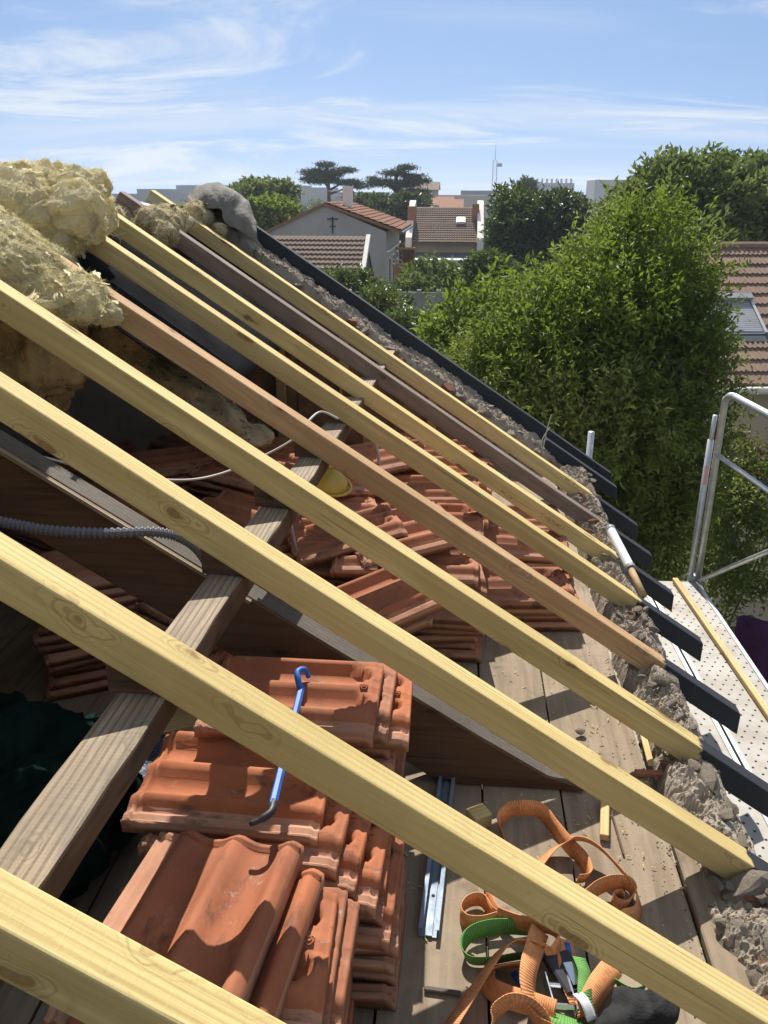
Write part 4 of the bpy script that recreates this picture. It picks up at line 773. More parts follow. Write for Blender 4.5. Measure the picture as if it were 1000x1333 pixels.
# crumbs on the tiles
V = []; F = []
for k in range(260):
    x = r.uniform(-0.58, -0.2); y = r.uniform(0.9, 1.9); s = r.uniform(0.001, 0.0035); b = len(V)
# crumbs of mortar on both wall tops and on the floor edge
r = np.random.default_rng(14); V = []; F = []
def crumb(x, y, z, s):
    b = len(V); q = r.normal(0, 1, (6, 3)); o6 = np.array([(1, 0, 0), (-1, 0, 0), (0, 1, 0), (0, -1, 0), (0, 0, 1), (0, 0, -1)])*s*r.uniform(0.6, 1.3, (6, 1))+q*s*0.2
    V.extend([tuple(p) for p in o6+np.array([x, y, z])]); F.extend([(b, b+2, b+4), (b+2, b+1, b+4), (b+1, b+3, b+4), (b+3, b, b+4), (b+2, b, b+5), (b+1, b+2, b+5), (b+3, b+1, b+5), (b, b+3, b+5)])
for k in range(5200):
    j = (r.uniform(0.6, 5.2)+2.9)/8.2; i = r.uniform(0.12, 0.9); p = rub(i, j); crumb(p[0], p[1], p[2]+0.002, min(0.009, 0.0020*(1/(r.uniform(0.02, 1)))**0.5))
for k in range(1800):
    i, j = r.uniform(0.1, 0.95), r.uniform(0.15, 0.97); p = rub2(i, j); crumb(p[0], p[1], p[2]+0.002, min(0.018, 0.003*(1/(r.uniform(0.02, 1)))**0.55))
for k in range(420):
    x = 0.64-abs(r.normal(0, 0.09)); y = r.uniform(1.2, 3.4); crumb(x, y, 0.006, min(0.005, 0.0011*(1/(r.uniform(0.02, 1)))**0.45))
me = bpy.data.meshes.new('mortar_crumbs'); me.from_pydata(V, [], F); me.materials.append(M['stone']); tag(link('mortar_crumbs', me), 'loose mortar crumbs and grit on the broken wall tops', 'rubble', kind='stuff')
# wires sticking from the gable masonry
mb = MB(); mb.tube(spline([A(706, 590, 5.0), A(712, 560, 5.0), A(718, 540, 5.0)], 5), 0.003, 5); mb.tube(spline([A(708, 592, 5.0), A(705, 575, 5.0), A(716, 556, 5.0)], 5), 0.003, 5); tag(mb.build('wire_tuft', M['cable']), 'tuft of pale wire standing out of the gable masonry', 'wire')

# ------------------------------------------------------------------ scaffold outside the eave
ZP = -0.48; e0 = Vector(atz(908, 757, ZP)); e1 = Vector(atz(1000, 893, ZP)); ax = (e0-e1); ax.z = 0; ax.normalize(); rz = math.atan2(ax.y, ax.x)-PI/2
sdv = Vector((ax.y, -ax.x, 0))
def deck(off, w, label):
    c = e0-ax*2.2-sdv*(off+w/2); root = empty('scaffold_deck', (c.x, c.y, ZP), (0, 0, rz)); tag(root, label, 'scaffold deck', 'scaffold decks outside the eave')
    bevel(MB().box((0, 0, -0.025), (w-0.012, 4.4, 0.05)).build('deck_plate', M['deck_steel'], root), 0.006)
    V = []; F = []
    for i in range(int(w/0.05)):
        for j in range(110):
            x = -w/2+0.04+i*0.05+(0.025 if j % 2 else 0)
            if x > w/2-0.03: continue
            y = -2.15+j*0.04
            if y > 2.15: continue
            b = len(V); V += [(x+0.0055*math.cos(q*PI/4), y+0.0055*math.sin(q*PI/4), 0.0008) for q in range(8)]; F.append(tuple(b+q for q in range(8)))
    me = bpy.data.meshes.new('perforation'); me.from_pydata(V, [], F); me.materials.append(M['hole_dark']); o = link('perforation', me, root); o['kind'] = 'stuff'
    MB().box((-w/2+0.012, 0, 0.004), (0.018, 4.4, 0.012)).build('edge_rib', M['galvanised'], root); MB().box((w/2-0.012, 0, 0.004), (0.018, 4.4, 0.012)).build('edge_rib', M['galvanised'], root); return root
deck(0.0, 0.32, 'perforated steel scaffold deck with a timber batten lying along it'); deck(0.325, 0.24, 'narrow perforated steel scaffold deck close against the eave wall')
b0, b1 = Vector(atz(879, 752, ZP+0.03)), Vector(atz(1000, 925, ZP+0.03)); d = b1-b0; b1 = b1+d*0.3; d = b1-b0
o = MB().box((0, 0, 0), (d.length, 0.032, 0.026)).build('timber_batten', M['pine_batten'], None, (b0+b1)/2+Vector((0, 0, -0.012)), (0, 0, math.atan2(d.y, d.x))); bevel(o, 0.003); tag(o, 'long pale timber batten lying along the scaffold deck', 'batten')
gf = empty('guard_rail', (e0.x, e0.y, ZP)); tag(gf, 'galvanised steel guard rail frame with bent top bar at the scaffold edge', 'guard rail')
gd = Vector((math.sin(math.radians(7.5)), -math.cos(math.radians(7.5)), 0))
def gp(t, z): return gd*t+Vector((0, 0, z))
HT = 1.13
MB().tube([gp(0, -0.05)]+spline([gp(0.0, 0.5), gp(0, HT-0.10), gp(0.02, HT-0.03), gp(0.09, HT), gp(0.3, HT), gp(1.9, HT)], 6), 0.019, 12).build('top_bar', M['galvanised'], gf, smooth=True)
MB().tube([gp(0.0, 0.78), gp(1.9, 0.78)], 0.013, 10).build('mid_bar', M['galvanised'], gf, smooth=True)
t1 = None
for k in range(200):                               # where the diagonal meets the second upright
    t = k*0.01; p = gp(t, 0.0)+Vector((e0.x, e0.y, ZP)); q = np.array(p)-CAM; u = 500+FOC*(q@RT)/(q@FW)
    if u > 997: t1 = t; break
t1 = t1 or 0.8
zz = 0.05
for k in range(200):
    p = gp(t1, k*0.01)+Vector((e0.x, e0.y, ZP)); q = np.array(p)-CAM; v = 666.5-FOC*(q@UP)/(q@FW)
    if v < 706: zz = k*0.01; break
MB().tube(spline([gp(0.0, 0.0), gp(t1*0.5, zz*0.5), gp(t1*0.95, zz*0.95), gp(t1, zz+0.04), gp(t1, zz+0.2), gp(t1, 0.78)], 6), 0.013, 10).build('brace', M['galvanised'], gf, smooth=True)
of = Vector((-0.040, 0.015, 0))
MB().tube([of+Vector((0, 0, -0.3)), of+Vector((0, 0, 0.86))], 0.017, 10).build('post', M['galvanised'], gf, smooth=True); MB().tube([of+Vector((0, 0, 0.78)), of+Vector((0.004, 0, 1.0))], 0.012, 10).build('inner_post', M['galvanised'], gf, smooth=True)
MB().box(of+Vector((-0.004, -0.018, 0.66)), (0.022, 0.003, 0.11)).build('sticker', M['label_pink'], gf)
MB().box(of+Vector((0.02, 0, 0.02)), (0.07, 0.04, 0.03)).build('foot_clamp', M['galvanised'], gf)
def post(x, y, zt, label):
    o = empty('scaffold_post', (x, y, GZ)); tag(o, label, 'scaffold post', 'upright scaffold tubes'); MB().tube([(0, 0, 0), (0, 0, zt-GZ)], 0.024, 12).build('tube', M['galvanised'], o, smooth=True); MB().box((0, 0, 0.01), (0.15, 0.15, 0.02)).build('base_plate', M['galvanised'], o)
    for z in (2.0, 4.0, 6.0): MB().tube([(0, 0, z), (0, 0, z+0.03)], 0.05, 12).build('rosette', M['galvanised'], o)
p = aty(770, 562, 6.05); post(p[0], p[1], p[2], 'grey scaffold tube standing against the tree beyond the gable tails'); 
q = e0-sdv*0.0+ax*0.02; post(e0.x+0.03, e0.y+0.06, ZP-0.06, 'scaffold standard carrying the deck end under the guard rail')
q = e0-ax*3.0+sdv*0.03; post(q.x, q.y, ZP-0.06, 'scaffold standard carrying the outer deck edge'); q = e0-sdv*0.52+ax*0.03; post(q.x, q.y, ZP-0.06, 'scaffold standard close to the house wall at the deck end')
for (tt, s0, s1) in ((0.03, -0.6, 0.05), (-3.0, -0.6, 0.05)):
    a = e0+ax*tt+sdv*s0; b = e0+ax*tt+sdv*s1; o = MB().tube([(a.x, a.y, ZP-0.075), (b.x, b.y, ZP-0.075)], 0.022, 10).build('ledger_tube', M['galvanised'], smooth=True); tag(o, 'galvanised cross tube under the far end of the decks' if tt > 0 else 'galvanised cross tube under the middle of the decks', 'scaffold tube')
# ------------------------------------------------------------------ vegetation
def leaves(name, P, D, L, Wd, mat, parent, r, fold=0.25):
    n = len(P); D = D/np.linalg.norm(D, axis=1)[:, None]
    s = np.cross(D, r.normal(0, 1, (n, 3))+np.array([0, 0, 1.2])); s /= np.linalg.norm(s, axis=1)[:, None]+1e-9; nn = np.cross(s, D)
    l = (L*r.uniform(0.6, 1.15, n))[:, None]; w = (Wd*r.uniform(0.7, 1.15, n))[:, None]
    a = P; m = P+D*l*0.45; e = P+D*l-nn*l*0.12
    V = np.stack([a, m+s*w*0.5+nn*w*fold, e, m-s*w*0.5+nn*w*fold], 1).reshape(-1, 3); b = np.arange(n)*4
    F = np.concatenate([np.stack([b, b+1, b+2], 1), np.stack([b, b+2, b+3], 1)])
    return link(name, np_mesh(name, V-np.array(parent.location), F3=F, mats=[M[mat]]), parent)
def crown_points(ells, n, r, shell=0.55, gap=0.0, gs=1.0, seed=0, la=0.22):
    vol = np.array([e[1][0]*e[1][1]*e[1][2] for e in ells])**0.75; vol /= vol.sum(); P = []; O = []
    for (c, rad), k in zip(ells, (vol*n).astype(int)+1):
        d = r.normal(0, 1, (k, 3)); d /= np.linalg.norm(d, axis=1)[:, None]; q = r.uniform(shell**3, 1, k)**(1/3)
        lump = np.array([0.90+la*noise.noise(Vector(x*2.6+seed))+(la-0.22)*noise.noise(Vector(x*6+seed)) for x in d]); p = d*(q*lump)[:, None]*np.array(rad)+np.array(c)
        P.append(p); O.append(d/np.array(rad))
    P = np.concatenate(P); O = np.concatenate(O); O /= np.linalg.norm(O, axis=1)[:, None]
    if gap > 0:
        k = np.array([noise.noise(Vector(x*gs)+Vector((seed, seed, 0))) for x in P]); keep = k > -1+2*0.5*gap*0+(-0.45+gap); P = P[keep]; O = O[keep]
    return P, O
TREES = 'garden trees'
def tree(name, label, base, ells, twigs, per, L, Wd, mat, seed=1, shell=0.5, gap=0.25, gs=1.5, spread=0.12, trunk=0.12, up=0.35, limbs=6, grp=None, mat2=None, cat='tree', shoots=0, sl=0.5, la=0.22):
    r = np.random.default_rng(seed); root = empty(name, tuple(base)); tag(root, label, cat, grp)
    P, O = crown_points(ells, twigs, r, shell, gap, gs, seed, la)
    k = len(P); td = O*0.8+r.normal(0, 0.55, (k, 3))+np.array([0, 0, up]); td /= np.linalg.norm(td, axis=1)[:, None]
    t = r.uniform(0, 1, (k, per)); pos = (P[:, None, :]+td[:, None, :]*(t*spread)[:, :, None]).reshape(-1, 3)+r.normal(0, spread*0.12, (k*per, 3))
    dr = (td[:, None, :]*0.55+r.normal(0, 0.65, (k, per, 3))+np.array([0, 0, 0.05])).reshape(-1, 3)
    if mat2 is not None:
        h = len(pos)//6; leaves('crown', pos[h:], dr[h:], L, Wd, mat, root, r); leaves('crown', pos[:h], dr[:h], L, Wd, mat2, root, r)
    else: leaves('crown', pos, dr, L, Wd, mat, root, r)
    if shoots:                                       # long shoots breaking the outline, with their twigs
        ix = r.integers(0, k, shoots); sd = O[ix]*0.7+r.normal(0, 0.35, (shoots, 3))+np.array([0, 0, 0.75]); sd /= np.linalg.norm(sd, axis=1)[:, None]; ln = sl*r.uniform(0.5, 1.3, shoots); q = 18
        tt = r.uniform(0.1, 1, (shoots, q)); sp = (P[ix][:, None, :]+sd[:, None, :]*(tt*ln[:, None])[:, :, None]).reshape(-1, 3); dd = (sd[:, None, :]*0.5+r.normal(0, 0.7, (shoots, q, 3))).reshape(-1, 3); leaves('crown', sp, dd, L*1.1, Wd*1.1, mat2 or mat, root, r)
        V = []; F = []
        for a_, d_, l_ in zip(P[ix], sd, ln):
            s_ = np.cross(d_, [0, 0, 1.0]); s_ /= np.linalg.norm(s_)+1e-9; t3 = np.cross(d_, s_); n0 = len(V); w0 = 0.004
            V += [a_-d_*0.25*l_+s_*w0, a_-d_*0.25*l_-s_*w0*.5+t3*w0, a_-d_*0.25*l_-s_*w0*.5-t3*w0, a_+d_*l_]; F += [(n0, n0+1, n0+3), (n0+1, n0+2, n0+3), (n0+2, n0, n0+3)]
        link('twig', np_mesh('twig', np.array(V)-np.array(root.location), F3=np.array(F), mats=[M['bark']]), root)['kind'] = 'stuff'
    mb = MB(); b = Vector(base); top = Vector(max(ells, key=lambda e: e[0][2])[0]); rr = random.Random(seed)
    mid = b.lerp(top, 0.55)+Vector((rr.uniform(-.1, .1)*trunk*5, rr.uniform(-.1, .1)*trunk*5, 0)); tp = spline([b, b.lerp(mid, .5)+Vector((trunk*.4, 0, 0)), mid, top], 5)
    mb.tube([p-b for p in tp], [trunk*(1-0.85*i/(len(tp)-1)) for i in range(len(tp))], 8); mb.build('trunk', M['bark'], root, smooth=True)
    if limbs:
        for i, (c, rad) in enumerate(sorted(ells, key=lambda e: -e[1][0]*e[1][2])[:limbs]):
            s = tp[int(len(tp)*rr.uniform(0.35, 0.75))]; e = Vector(c)+Vector((rr.uniform(-.3, .3)*rad[0], rr.uniform(-.3, .3)*rad[1], rad[2]*0.5)); md = s.lerp(e, .5)-Vector((0, 0, 0.1*(e-s).length))
            q = spline([s, md, e], 5); MB().tube([p-b for p in q], [trunk*0.45*(1-0.85*k/(len(q)-1)) for k in range(len(q))], 6).build('limb', M['bark'], root, smooth=True)
    return root
def E(u, v, Y, ru, rv, ry=None):                    # ellipsoid: centre seen at pixel (u,v) at depth Y, radii in pixels there
    c = aty(u, v, Y); k = np.linalg.norm(c-CAM)/FOC; return (tuple(c), (ru*k, ry if ry else (ru+rv)/2*k, rv*k))
def gbase(u, Y): c = aty(u, 400, Y); return (c[0], c[1], GZ)
# laurel close behind the gable
tree('laurel_tree', 'large bright green laurel-like tree right behind the gable and scaffold', gbase(800, 8.3),
     [E(838, 345, 8.6, 62, 62), E(795, 420, 8.2, 85, 75), E(725, 465, 8.0, 65, 65), E(868, 450, 8.3, 55, 75), E(780, 540, 7.8, 100, 85), E(690, 555, 7.8, 70, 60), E(850, 560, 8.0, 68, 90), E(650, 505, 8.4, 40, 40), E(835, 680, 8.2, 62, 85), E(800, 640, 8.4, 85, 90), E(765, 385, 8.6, 50, 45), E(615, 490, 8.8, 30, 30), E(740, 760, 8.8, 110, 110), E(885, 395, 8.5, 40, 40), E(905, 470, 8.4, 32, 35), E(700, 410, 8.6, 42, 40), E(665, 450, 8.4, 45, 40), E(890, 620, 8.2, 45, 60), E(820, 300, 8.8, 28, 24), E(600, 520, 8.6, 40, 35), E(905, 345, 8.6, 22, 20), E(640, 470, 8.6, 28, 26), E(925, 520, 8.4, 24, 26), E(780, 335, 8.7, 26, 24)],
     9500, 12, 0.076, 0.026, 'leaf_laurel', 1, 0.45, 0.52, 1.35, 0.30, 0.16, 0.55, limbs=10, mat2='leaf_young', shoots=1100, sl=0.42, la=0.42)
tree('young_tree', 'slender light green young tree with large drooping leaves before the block wall', gbase(620, 12),
     [E(600, 432, 12, 26, 42), E(570, 458, 12, 24, 38), E(638, 415, 12.2, 24, 42), E(680, 412, 12, 18, 44), E(615, 490, 12, 50, 38), E(665, 480, 12, 40, 35)], 560, 11, 0.15, 0.05, 'leaf_young', 2, 0.2, 0.38, 1.6, 0.38, 0.08, 0.9, 4)
tree('chestnut_tree', 'broad rounded chestnut tree rising behind the tiled roof with the skylight', gbase(890, 24),
     [E(870, 275, 24, 58, 45), E(925, 275, 24, 55, 45), E(825, 305, 23.5, 42, 38), E(970, 300, 24, 55, 45), E(880, 330, 23, 80, 45), E(800, 335, 23.5, 32, 34), E(868, 238, 24.5, 26, 20), E(910, 243, 24.5, 34, 22)],
     3600, 12, 0.24, 0.11, 'leaf_chestnut', 3, 0.60, 0.36, 0.9, 0.45, 0.35, 0.5, la=0.36)
tree('dark_tree', 'dark green broad tree behind the chestnut at the right edge of the roofs', gbase(975, 34), [E(975, 245, 34, 62, 28), E(945, 234, 34, 30, 17), E(1010, 238, 34, 45, 24), E(985, 275, 34, 60, 40)], 1400, 10, 0.30, 0.13, 'leaf_mid', 4, 0.6, 0.25, 0.7, 0.5, 0.3, 0.4)
tree('maple_tree', 'dense dark tree between the white-gabled house and the chestnut', gbase(690, 40), [E(678, 300, 40, 34, 40), E(722, 300, 39, 36, 36), E(700, 345, 39, 55, 34), E(662, 335, 40, 22, 34), E(742, 322, 39, 20, 34), E(735, 278, 40, 22, 16), E(662, 268, 41, 16, 15)],
     2600, 11, 0.28, 0.13, 'leaf_dark', 5, 0.6, 0.22, 0.6, 0.6, 0.35, 0.4, mat2='leaf_mid')
tree('apple_tree', 'rounded mid green tree in front of the beige house', gbase(635, 30), [E(634, 358, 30, 24, 22), E(655, 370, 30, 22, 22)], 500, 10, 0.22, 0.10, 'leaf_mid', 6, 0.5, 0.25, 0.9, 0.4, 0.15, 0.4, 3)
tree('fig_bush', 'light green bushy tree below the terrace beside the beige house', gbase(570, 34), [E(560, 362, 34, 30, 20), E(590, 370, 34, 22, 16), E(545, 380, 33, 30, 14)], 420, 10, 0.25, 0.12, 'leaf_chestnut', 7, 0.5, 0.2, 0.8, 0.4, 0.12, 0.4, 3)
tree('garden_shrub', 'green shrub covering the eave of the brown shed roof', gbase(470, 22), [E(465, 385, 22, 35, 25), E(440, 375, 22, 20, 18), E(500, 405, 21, 30, 22)], 420, 10, 0.16, 0.07, 'leaf_mid', 8, 0.5, 0.25, 1.2, 0.3, 0.08, 0.5, 3)
tree('flowering_shrub', 'brownish flowering shrub between block wall and gable', gbase(520, 17), [E(505, 412, 17, 28, 18), E(535, 430, 16, 35, 22), E(490, 395, 17, 18, 14)], 420, 10, 0.11, 0.05, 'leaf_mid', 9, 0.4, 0.25, 1.6, 0.25, 0.05, 0.5, 3, None, 'leaf_brown', 'shrub')
tree('clipped_tree', 'rounded light green tree behind the ridge, left of the grey house', gbase(345, 62), [E(340, 254, 62, 36, 11), E(325, 262, 61, 24, 14), E(368, 257, 62, 18, 11)], 700, 10, 0.42, 0.22, 'leaf_chestnut', 10, 0.6, 0.15, 0.4, 0.6, 0.25, 0.3, 3)
tree('pale_shrub', 'pale green rounded bush close beside the grey house gable', gbase(345, 48), [E(340, 285, 48, 30, 20), E(360, 278, 49, 25, 16)], 500, 10, 0.32, 0.16, 'leaf_young', 11, 0.6, 0.15, 0.5, 0.4, 0.15, 0.3, 3, None, None, 'bush')
tree('hedge_tree', 'dark evergreen mass behind the grey house, beneath the second cedar', gbase(525, 75), [E(510, 287, 75, 34, 18), E(480, 275, 76, 34, 13), E(535, 272, 75, 20, 12)], 900, 10, 0.55, 0.25, 'leaf_dark', 12, 0.6, 0.2, 0.35, 0.7, 0.3, 0.3, 3)
tree('cypress_tree', 'small dark pointed cypress before the far flats', gbase(687, 120), [E(687, 244, 120, 8, 10), E(687, 252, 120, 9, 14)], 260, 8, 0.6, 0.25, 'leaf_dark', 13, 0.5, 0.1, 0.3, 0.5, 0.2, 0.8, 0)
tree('right_hedge', 'sunlit hedge bush behind the guard rail below the neighbour house', gbase(980, 10), [E(955, 610, 10, 40, 40), E(985, 640, 9.6, 50, 50), E(930, 660, 9.8, 40, 50), E(975, 720, 9.4, 60, 60), E(920, 760, 9.4, 50, 70)], 1100, 10, 0.085, 0.034, 'leaf_laurel', 14, 0.5, 0.30, 1.8, 0.24, 0.06, 0.5, 3, None, 'leaf_brown', 'hedge')
# cedars: flat layered plates
def cedar(label, u, Y, vt, plates, seed):
    b = gbase(u, Y); ells = [E(u+du, v, Y, ru, rv, None) for (du, v, ru, rv) in plates]; ells = [(c, (a*0.95, a*0.85, h*0.72)) for (c, (a, _, h)) in ells]
    r = np.random.default_rng(seed); root = empty('cedar_tree', b); tag(root, label, 'tree', 'cedars on the skyline')
    P, O = crown_points(ells, 1100, r, 0.1, 0.25, 0.5, seed); k = len(P); pos = (P[:, None, :]+r.normal(0, 0.16, (k, 9, 3))*np.array([1.6, 1.6, 0.5])).reshape(-1, 3); dr = r.normal(0, 1, (k*9, 3))+np.array([0, 0, 0.5]); leaves('crown', pos, dr, 0.34, 0.09, 'leaf_cedar', root, r)
    top = Vector(aty(u, vt+6, Y)); mb = MB(); B = Vector(b); tp = spline([B, B.lerp(top, .5)+Vector((.2, 0, 0)), top], 6); mb.tube([p-B for p in tp], [0.45*(1-0.8*i/(len(tp)-1)) for i in range(len(tp))], 8); mb.build('trunk', M['bark'], root, smooth=True)
    for (c, rad) in ells:
        e = Vector(c); s = Vector((top.x, top.y, 0))+Vector((0, 0, e.z-0.8)); MB().tube([s-B, s.lerp(e, .5)-B+Vector((0, 0, .2)), e-B], [0.16, 0.1, 0.04], 6).build('limb', M['bark'], root, smooth=True)
cedar('tall flat-topped cedar with a bare trunk on the skyline above the grey house', 427, 95, 212, [(-3, 215, 12, 4), (-18, 225, 20, 5), (20, 222, 18, 3.5), (-10, 234, 26, 6), (28, 238, 20, 4), (2, 228, 18, 5), (45, 243, 12, 3)], 31)
cedar('spreading cedar with lopsided crown on the skyline left of the beige house', 516, 85, 215, [(12, 219, 14, 3.5), (-3, 226, 18, 4), (-20, 238, 18, 5), (22, 230, 16, 3), (30, 236, 16, 4), (5, 240, 28, 5), (20, 256, 28, 12), (-30, 234, 8, 3)], 32)
# tree belt between the houses and the far buildings
fr = random.Random(21); FT = 'trees in the belt before the far buildings'; FL = 'green tree in the belt between the houses and the far buildings'
for k in range(46):
    Y = fr.uniform(80, 240); u = fr.uniform(280, 1000); h = fr.uniform(4.6, 7.2); rr = fr.uniform(2.0, 3.6); c0 = aty(u, 252, Y); cz = GZ+h-rr*0.8
    if 535 < u < 625: cz -= 1.6
    ells = [((c0[0]+fr.uniform(-1, 1)*rr*.6, Y+fr.uniform(-1, 1)*rr*.5, cz+fr.uniform(-.3, .2)*rr), (rr*fr.uniform(.6, .9), rr*.7, rr*fr.uniform(.55, .8))) for q in range(3)]
    tree('belt_tree', FL, (c0[0], Y, GZ), ells, 130, 9, 0.011*Y**0.9, 0.0055*Y**0.9, fr.choice(['leaf_far', 'leaf_dark', 'leaf_mid', 'leaf_mid']), 100+k, 0.55, 0.15, 0.3, 0.9, 0.2, 0.3, 0, FT)
for k in range(14):     # garden shrubs filling the plots below
    Y = fr.uniform(15, 45); u = fr.uniform(430, 820); c0 = aty(u, 420, Y); rr = fr.uniform(1.0, 1.9)
    tree('plot_shrub', 'low green shrub in the gardens below the houses', (c0[0], Y, GZ), [((c0[0]+fr.uniform(-1, 1), Y+fr.uniform(-1, 1), GZ+rr*0.9), (rr, rr, rr*0.9)) for q in range(2)], 260, 9, 0.2, 0.09, fr.choice(['leaf_far', 'leaf_mid']), 200+k, 0.5, 0.2, 0.8, 0.5, 0.06, 0.4, 0, 'low shrubs in the gardens', None, 'shrub')
# far-off wood along the horizon
r = np.random.default_rng(77); n = 26000; Y = r.uniform(260, 900, n); X = Y*r.uniform(-0.75, 0.75, n); hh = np.array([3.2+2.6*noise.noise(Vector((x*0.02, y*0.02, 0))) for x, y in zip(X, Y)]); P = np.stack([X, Y, GZ+r.uniform(0, 1, n)**0.6*hh*1.05], 1)
rt = empty('far_wood', (0, 500, GZ)); wobj = leaves('crown', P, r.normal(0, 1, (n, 3)), 4.2, 3.4, 'leaf_far', rt, r); wobj['kind'] = 'stuff'; tag(rt, 'far-off wood merging into one green mass along the horizon', 'wood', kind='stuff')

# ------------------------------------------------------------------ houses
def tiled(name, parent, o, du, dv, nu, nv, mat, amp=0.02, over=0.03, stuff=True, sub=4):
    """wavy overlapping courses: o origin, du along the eave, dv up the slope, nu tiles, nv courses"""
    o, du, dv = Vector(o), Vector(du), Vector(dv); nrm = du.cross(dv).normalized(); V = []; F = []
    if nrm.z < 0: nrm = -nrm
    for j in range(nv):
        b = len(V); N = nu*sub
        for i in range(N+1):
            h = amp*(0.5+0.5*math.cos(2*PI*i/sub)); p = o+du*(i/N)+dv*(j/nv)
            V += [p+nrm*(0.0), p+nrm*(over+h), p+dv*(1.08/nv)+nrm*(0.004+h*0.6)]
        for i in range(N): a = b+3*i; F += [(a, a+1, a+4, a+3), (a+1, a+2, a+5, a+4)]
    me = bpy.data.meshes.new(name); L = Vector(parent.location) if parent else Vector((0, 0, 0)); me.from_pydata([tuple(v-L) for v in V], [], F); me.materials.append(M[mat]); ob = link(name, me, parent); ob['kind'] = 'stuff'; return ob
def part(mb, name, mat, root, smooth=False):
    L = Vector(root.location); mb.v = [tuple(Vector(p)-L) for p in mb.v]; return mb.build(name, M[mat], root, smooth=smooth)
# grey house, gable towards us
Y = 44; g = {k: aty(u, v, Y) for k, (u, v) in dict(pk=(422, 264), l=(345, 305), r=(503, 302), ro=(521, 300)).items()}
h1 = empty('grey_house', (g['pk'][0], Y, GZ)); tag(h1, 'grey rendered house with blank gable and orange tiled roof slope', 'house'); D = 9.0
pk, l, rr_ = g['pk'], g['l'], g['r']; part(MB().prism([(l[0], GZ), (rr_[0], GZ), (rr_[0], rr_[2]), (pk[0], pk[2]-.12), (l[0], l[2])], Y, Y+D), 'wall', 'plaster_grey', h1)
sl_ = (g['ro'][2]-pk[2])/(g['ro'][0]-pk[0]); ex = rr_[0]+0.75
rf = part(MB().prism([(pk[0], pk[2]), (ex, pk[2]+sl_*(ex-pk[0])), (ex, pk[2]+sl_*(ex-pk[0])-.14), (pk[0], pk[2]-.14)], Y-0.12, Y+D+.1), 'roof', 'roof_red', h1)
part(MB().prism([(pk[0], pk[2]), (l[0]-.3, l[2]+.02), (l[0]-.3, l[2]-.12), (pk[0], pk[2]-.14)], Y-0.12, Y+D+.1), 'roof', 'roof_red', h1)
tiled('roof_tiling', h1, (ex, Y-.1, pk[2]+sl_*(ex-pk[0])), (0, D+.1, 0), (pk[0]-ex, 0, -sl_*(ex-pk[0])), 34, 12, 'roof_red', 0.05, 0.05, sub=3)
c = aty(453, 262, Y+3); part(MB().box((c[0], Y+3, c[2]-.2), (0.5, 0.5, 1.9)), 'chimney', 'plaster_white', h1)
c = aty(433, 285, Y); part(MB().box((c[0], Y-.03, c[2]), (0.55, 0.05, 0.07)).box((c[0], Y-.03, c[2]-.3), (0.07, 0.05, 0.8)).box((c[0], Y-.03, c[2]-.35), (0.3, 0.05, 0.06)), 'wall_anchor', 'slate_dark', h1)
for k in range(3):
    yy = Y+1.6+k*2.6; w_ = part(MB().box((rr_[0]+.02, yy, rr_[2]-2.4), (0.06, 1.0, 2.2)), 'window', 'plaster_white', h1); part(MB().box((rr_[0]+.055, yy, rr_[2]-2.4), (0.02, 0.8, 2.0)), 'pane', 'glass_dark', h1)
part(MB().prism([(rr_[0]+.01, rr_[2]-1.0), (rr_[0]+.12, rr_[2]-1.0), (rr_[0]+.12, rr_[2]-0.9), (rr_[0]+.01, rr_[2]-.9)], Y, Y+D), 'cornice', 'plaster_white', h1)
c = aty(440, 262, Y+1); part(MB().tube([(c[0], Y+1, c[2]-1.2), (c[0], Y+1, c[2]+.6)], .025, 5).tube([(c[0]-.5, Y+1, c[2]+.5), (c[0]+.5, Y+1, c[2]+.5)], .015, 4).tube([(c[0]-.35, Y+1, c[2]+.3), (c[0]+.35, Y+1, c[2]+.3)], .015, 4), 'aerial', 'mast_paint', h1)
part(MB().tube([(ex+.04, Y-.1, pk[2]+sl_*(ex-pk[0])-.1), (ex+.04, Y+D, pk[2]+sl_*(ex-pk[0])-.1)], .07, 6), 'gutter', 'zinc', h1)
# shed with brown roof in front of it
Ye, Yr = 29.0, 33.5; ra, rb = aty(330, 311, Yr), aty(477, 305, Yr); zr = (ra[2]+rb[2])/2; ze = zr-2.6
s1 = empty('brown_shed', (rb[0], Yr, GZ)); tag(s1, 'low shed with dark brown tiled roof and white verge in front of the grey house', 'shed')
part(MB().prism([(Ye+.2, GZ), (Yr*2-Ye-.2, GZ), (Yr*2-Ye-.2, ze), (Yr, zr-.15), (Ye+.2, ze)], ra[0]-2, rb[0]-.05, axis='x'), 'wall', 'slate_dark', s1)
part(MB().prism([(Ye, ze), (Yr, zr), (Yr, zr-.1), (Ye, ze-.1)], ra[0]-2, rb[0], axis='x'), 'roof', 'roof_brown', s1); part(MB().prism([(2*Yr-Ye, ze), (Yr, zr), (Yr, zr-.1), (2*Yr-Ye, ze-.1)], ra[0]-2, rb[0], axis='x'), 'roof', 'roof_brown', s1)
tiled('roof_tiling', s1, (rb[0]-.02, Ye, ze), (ra[0]-2-rb[0], 0, 0), (0, Yr-Ye, zr-ze), 36, 17, 'roof_brown', 0.05, 0.05)
part(MB().prism([(Ye-.05, ze+.02), (Yr, zr+.1), (Yr, zr-.12), (Ye-.05, ze-.2)], rb[0], rb[0]+.16, axis='x'), 'verge', 'plaster_white', s1)
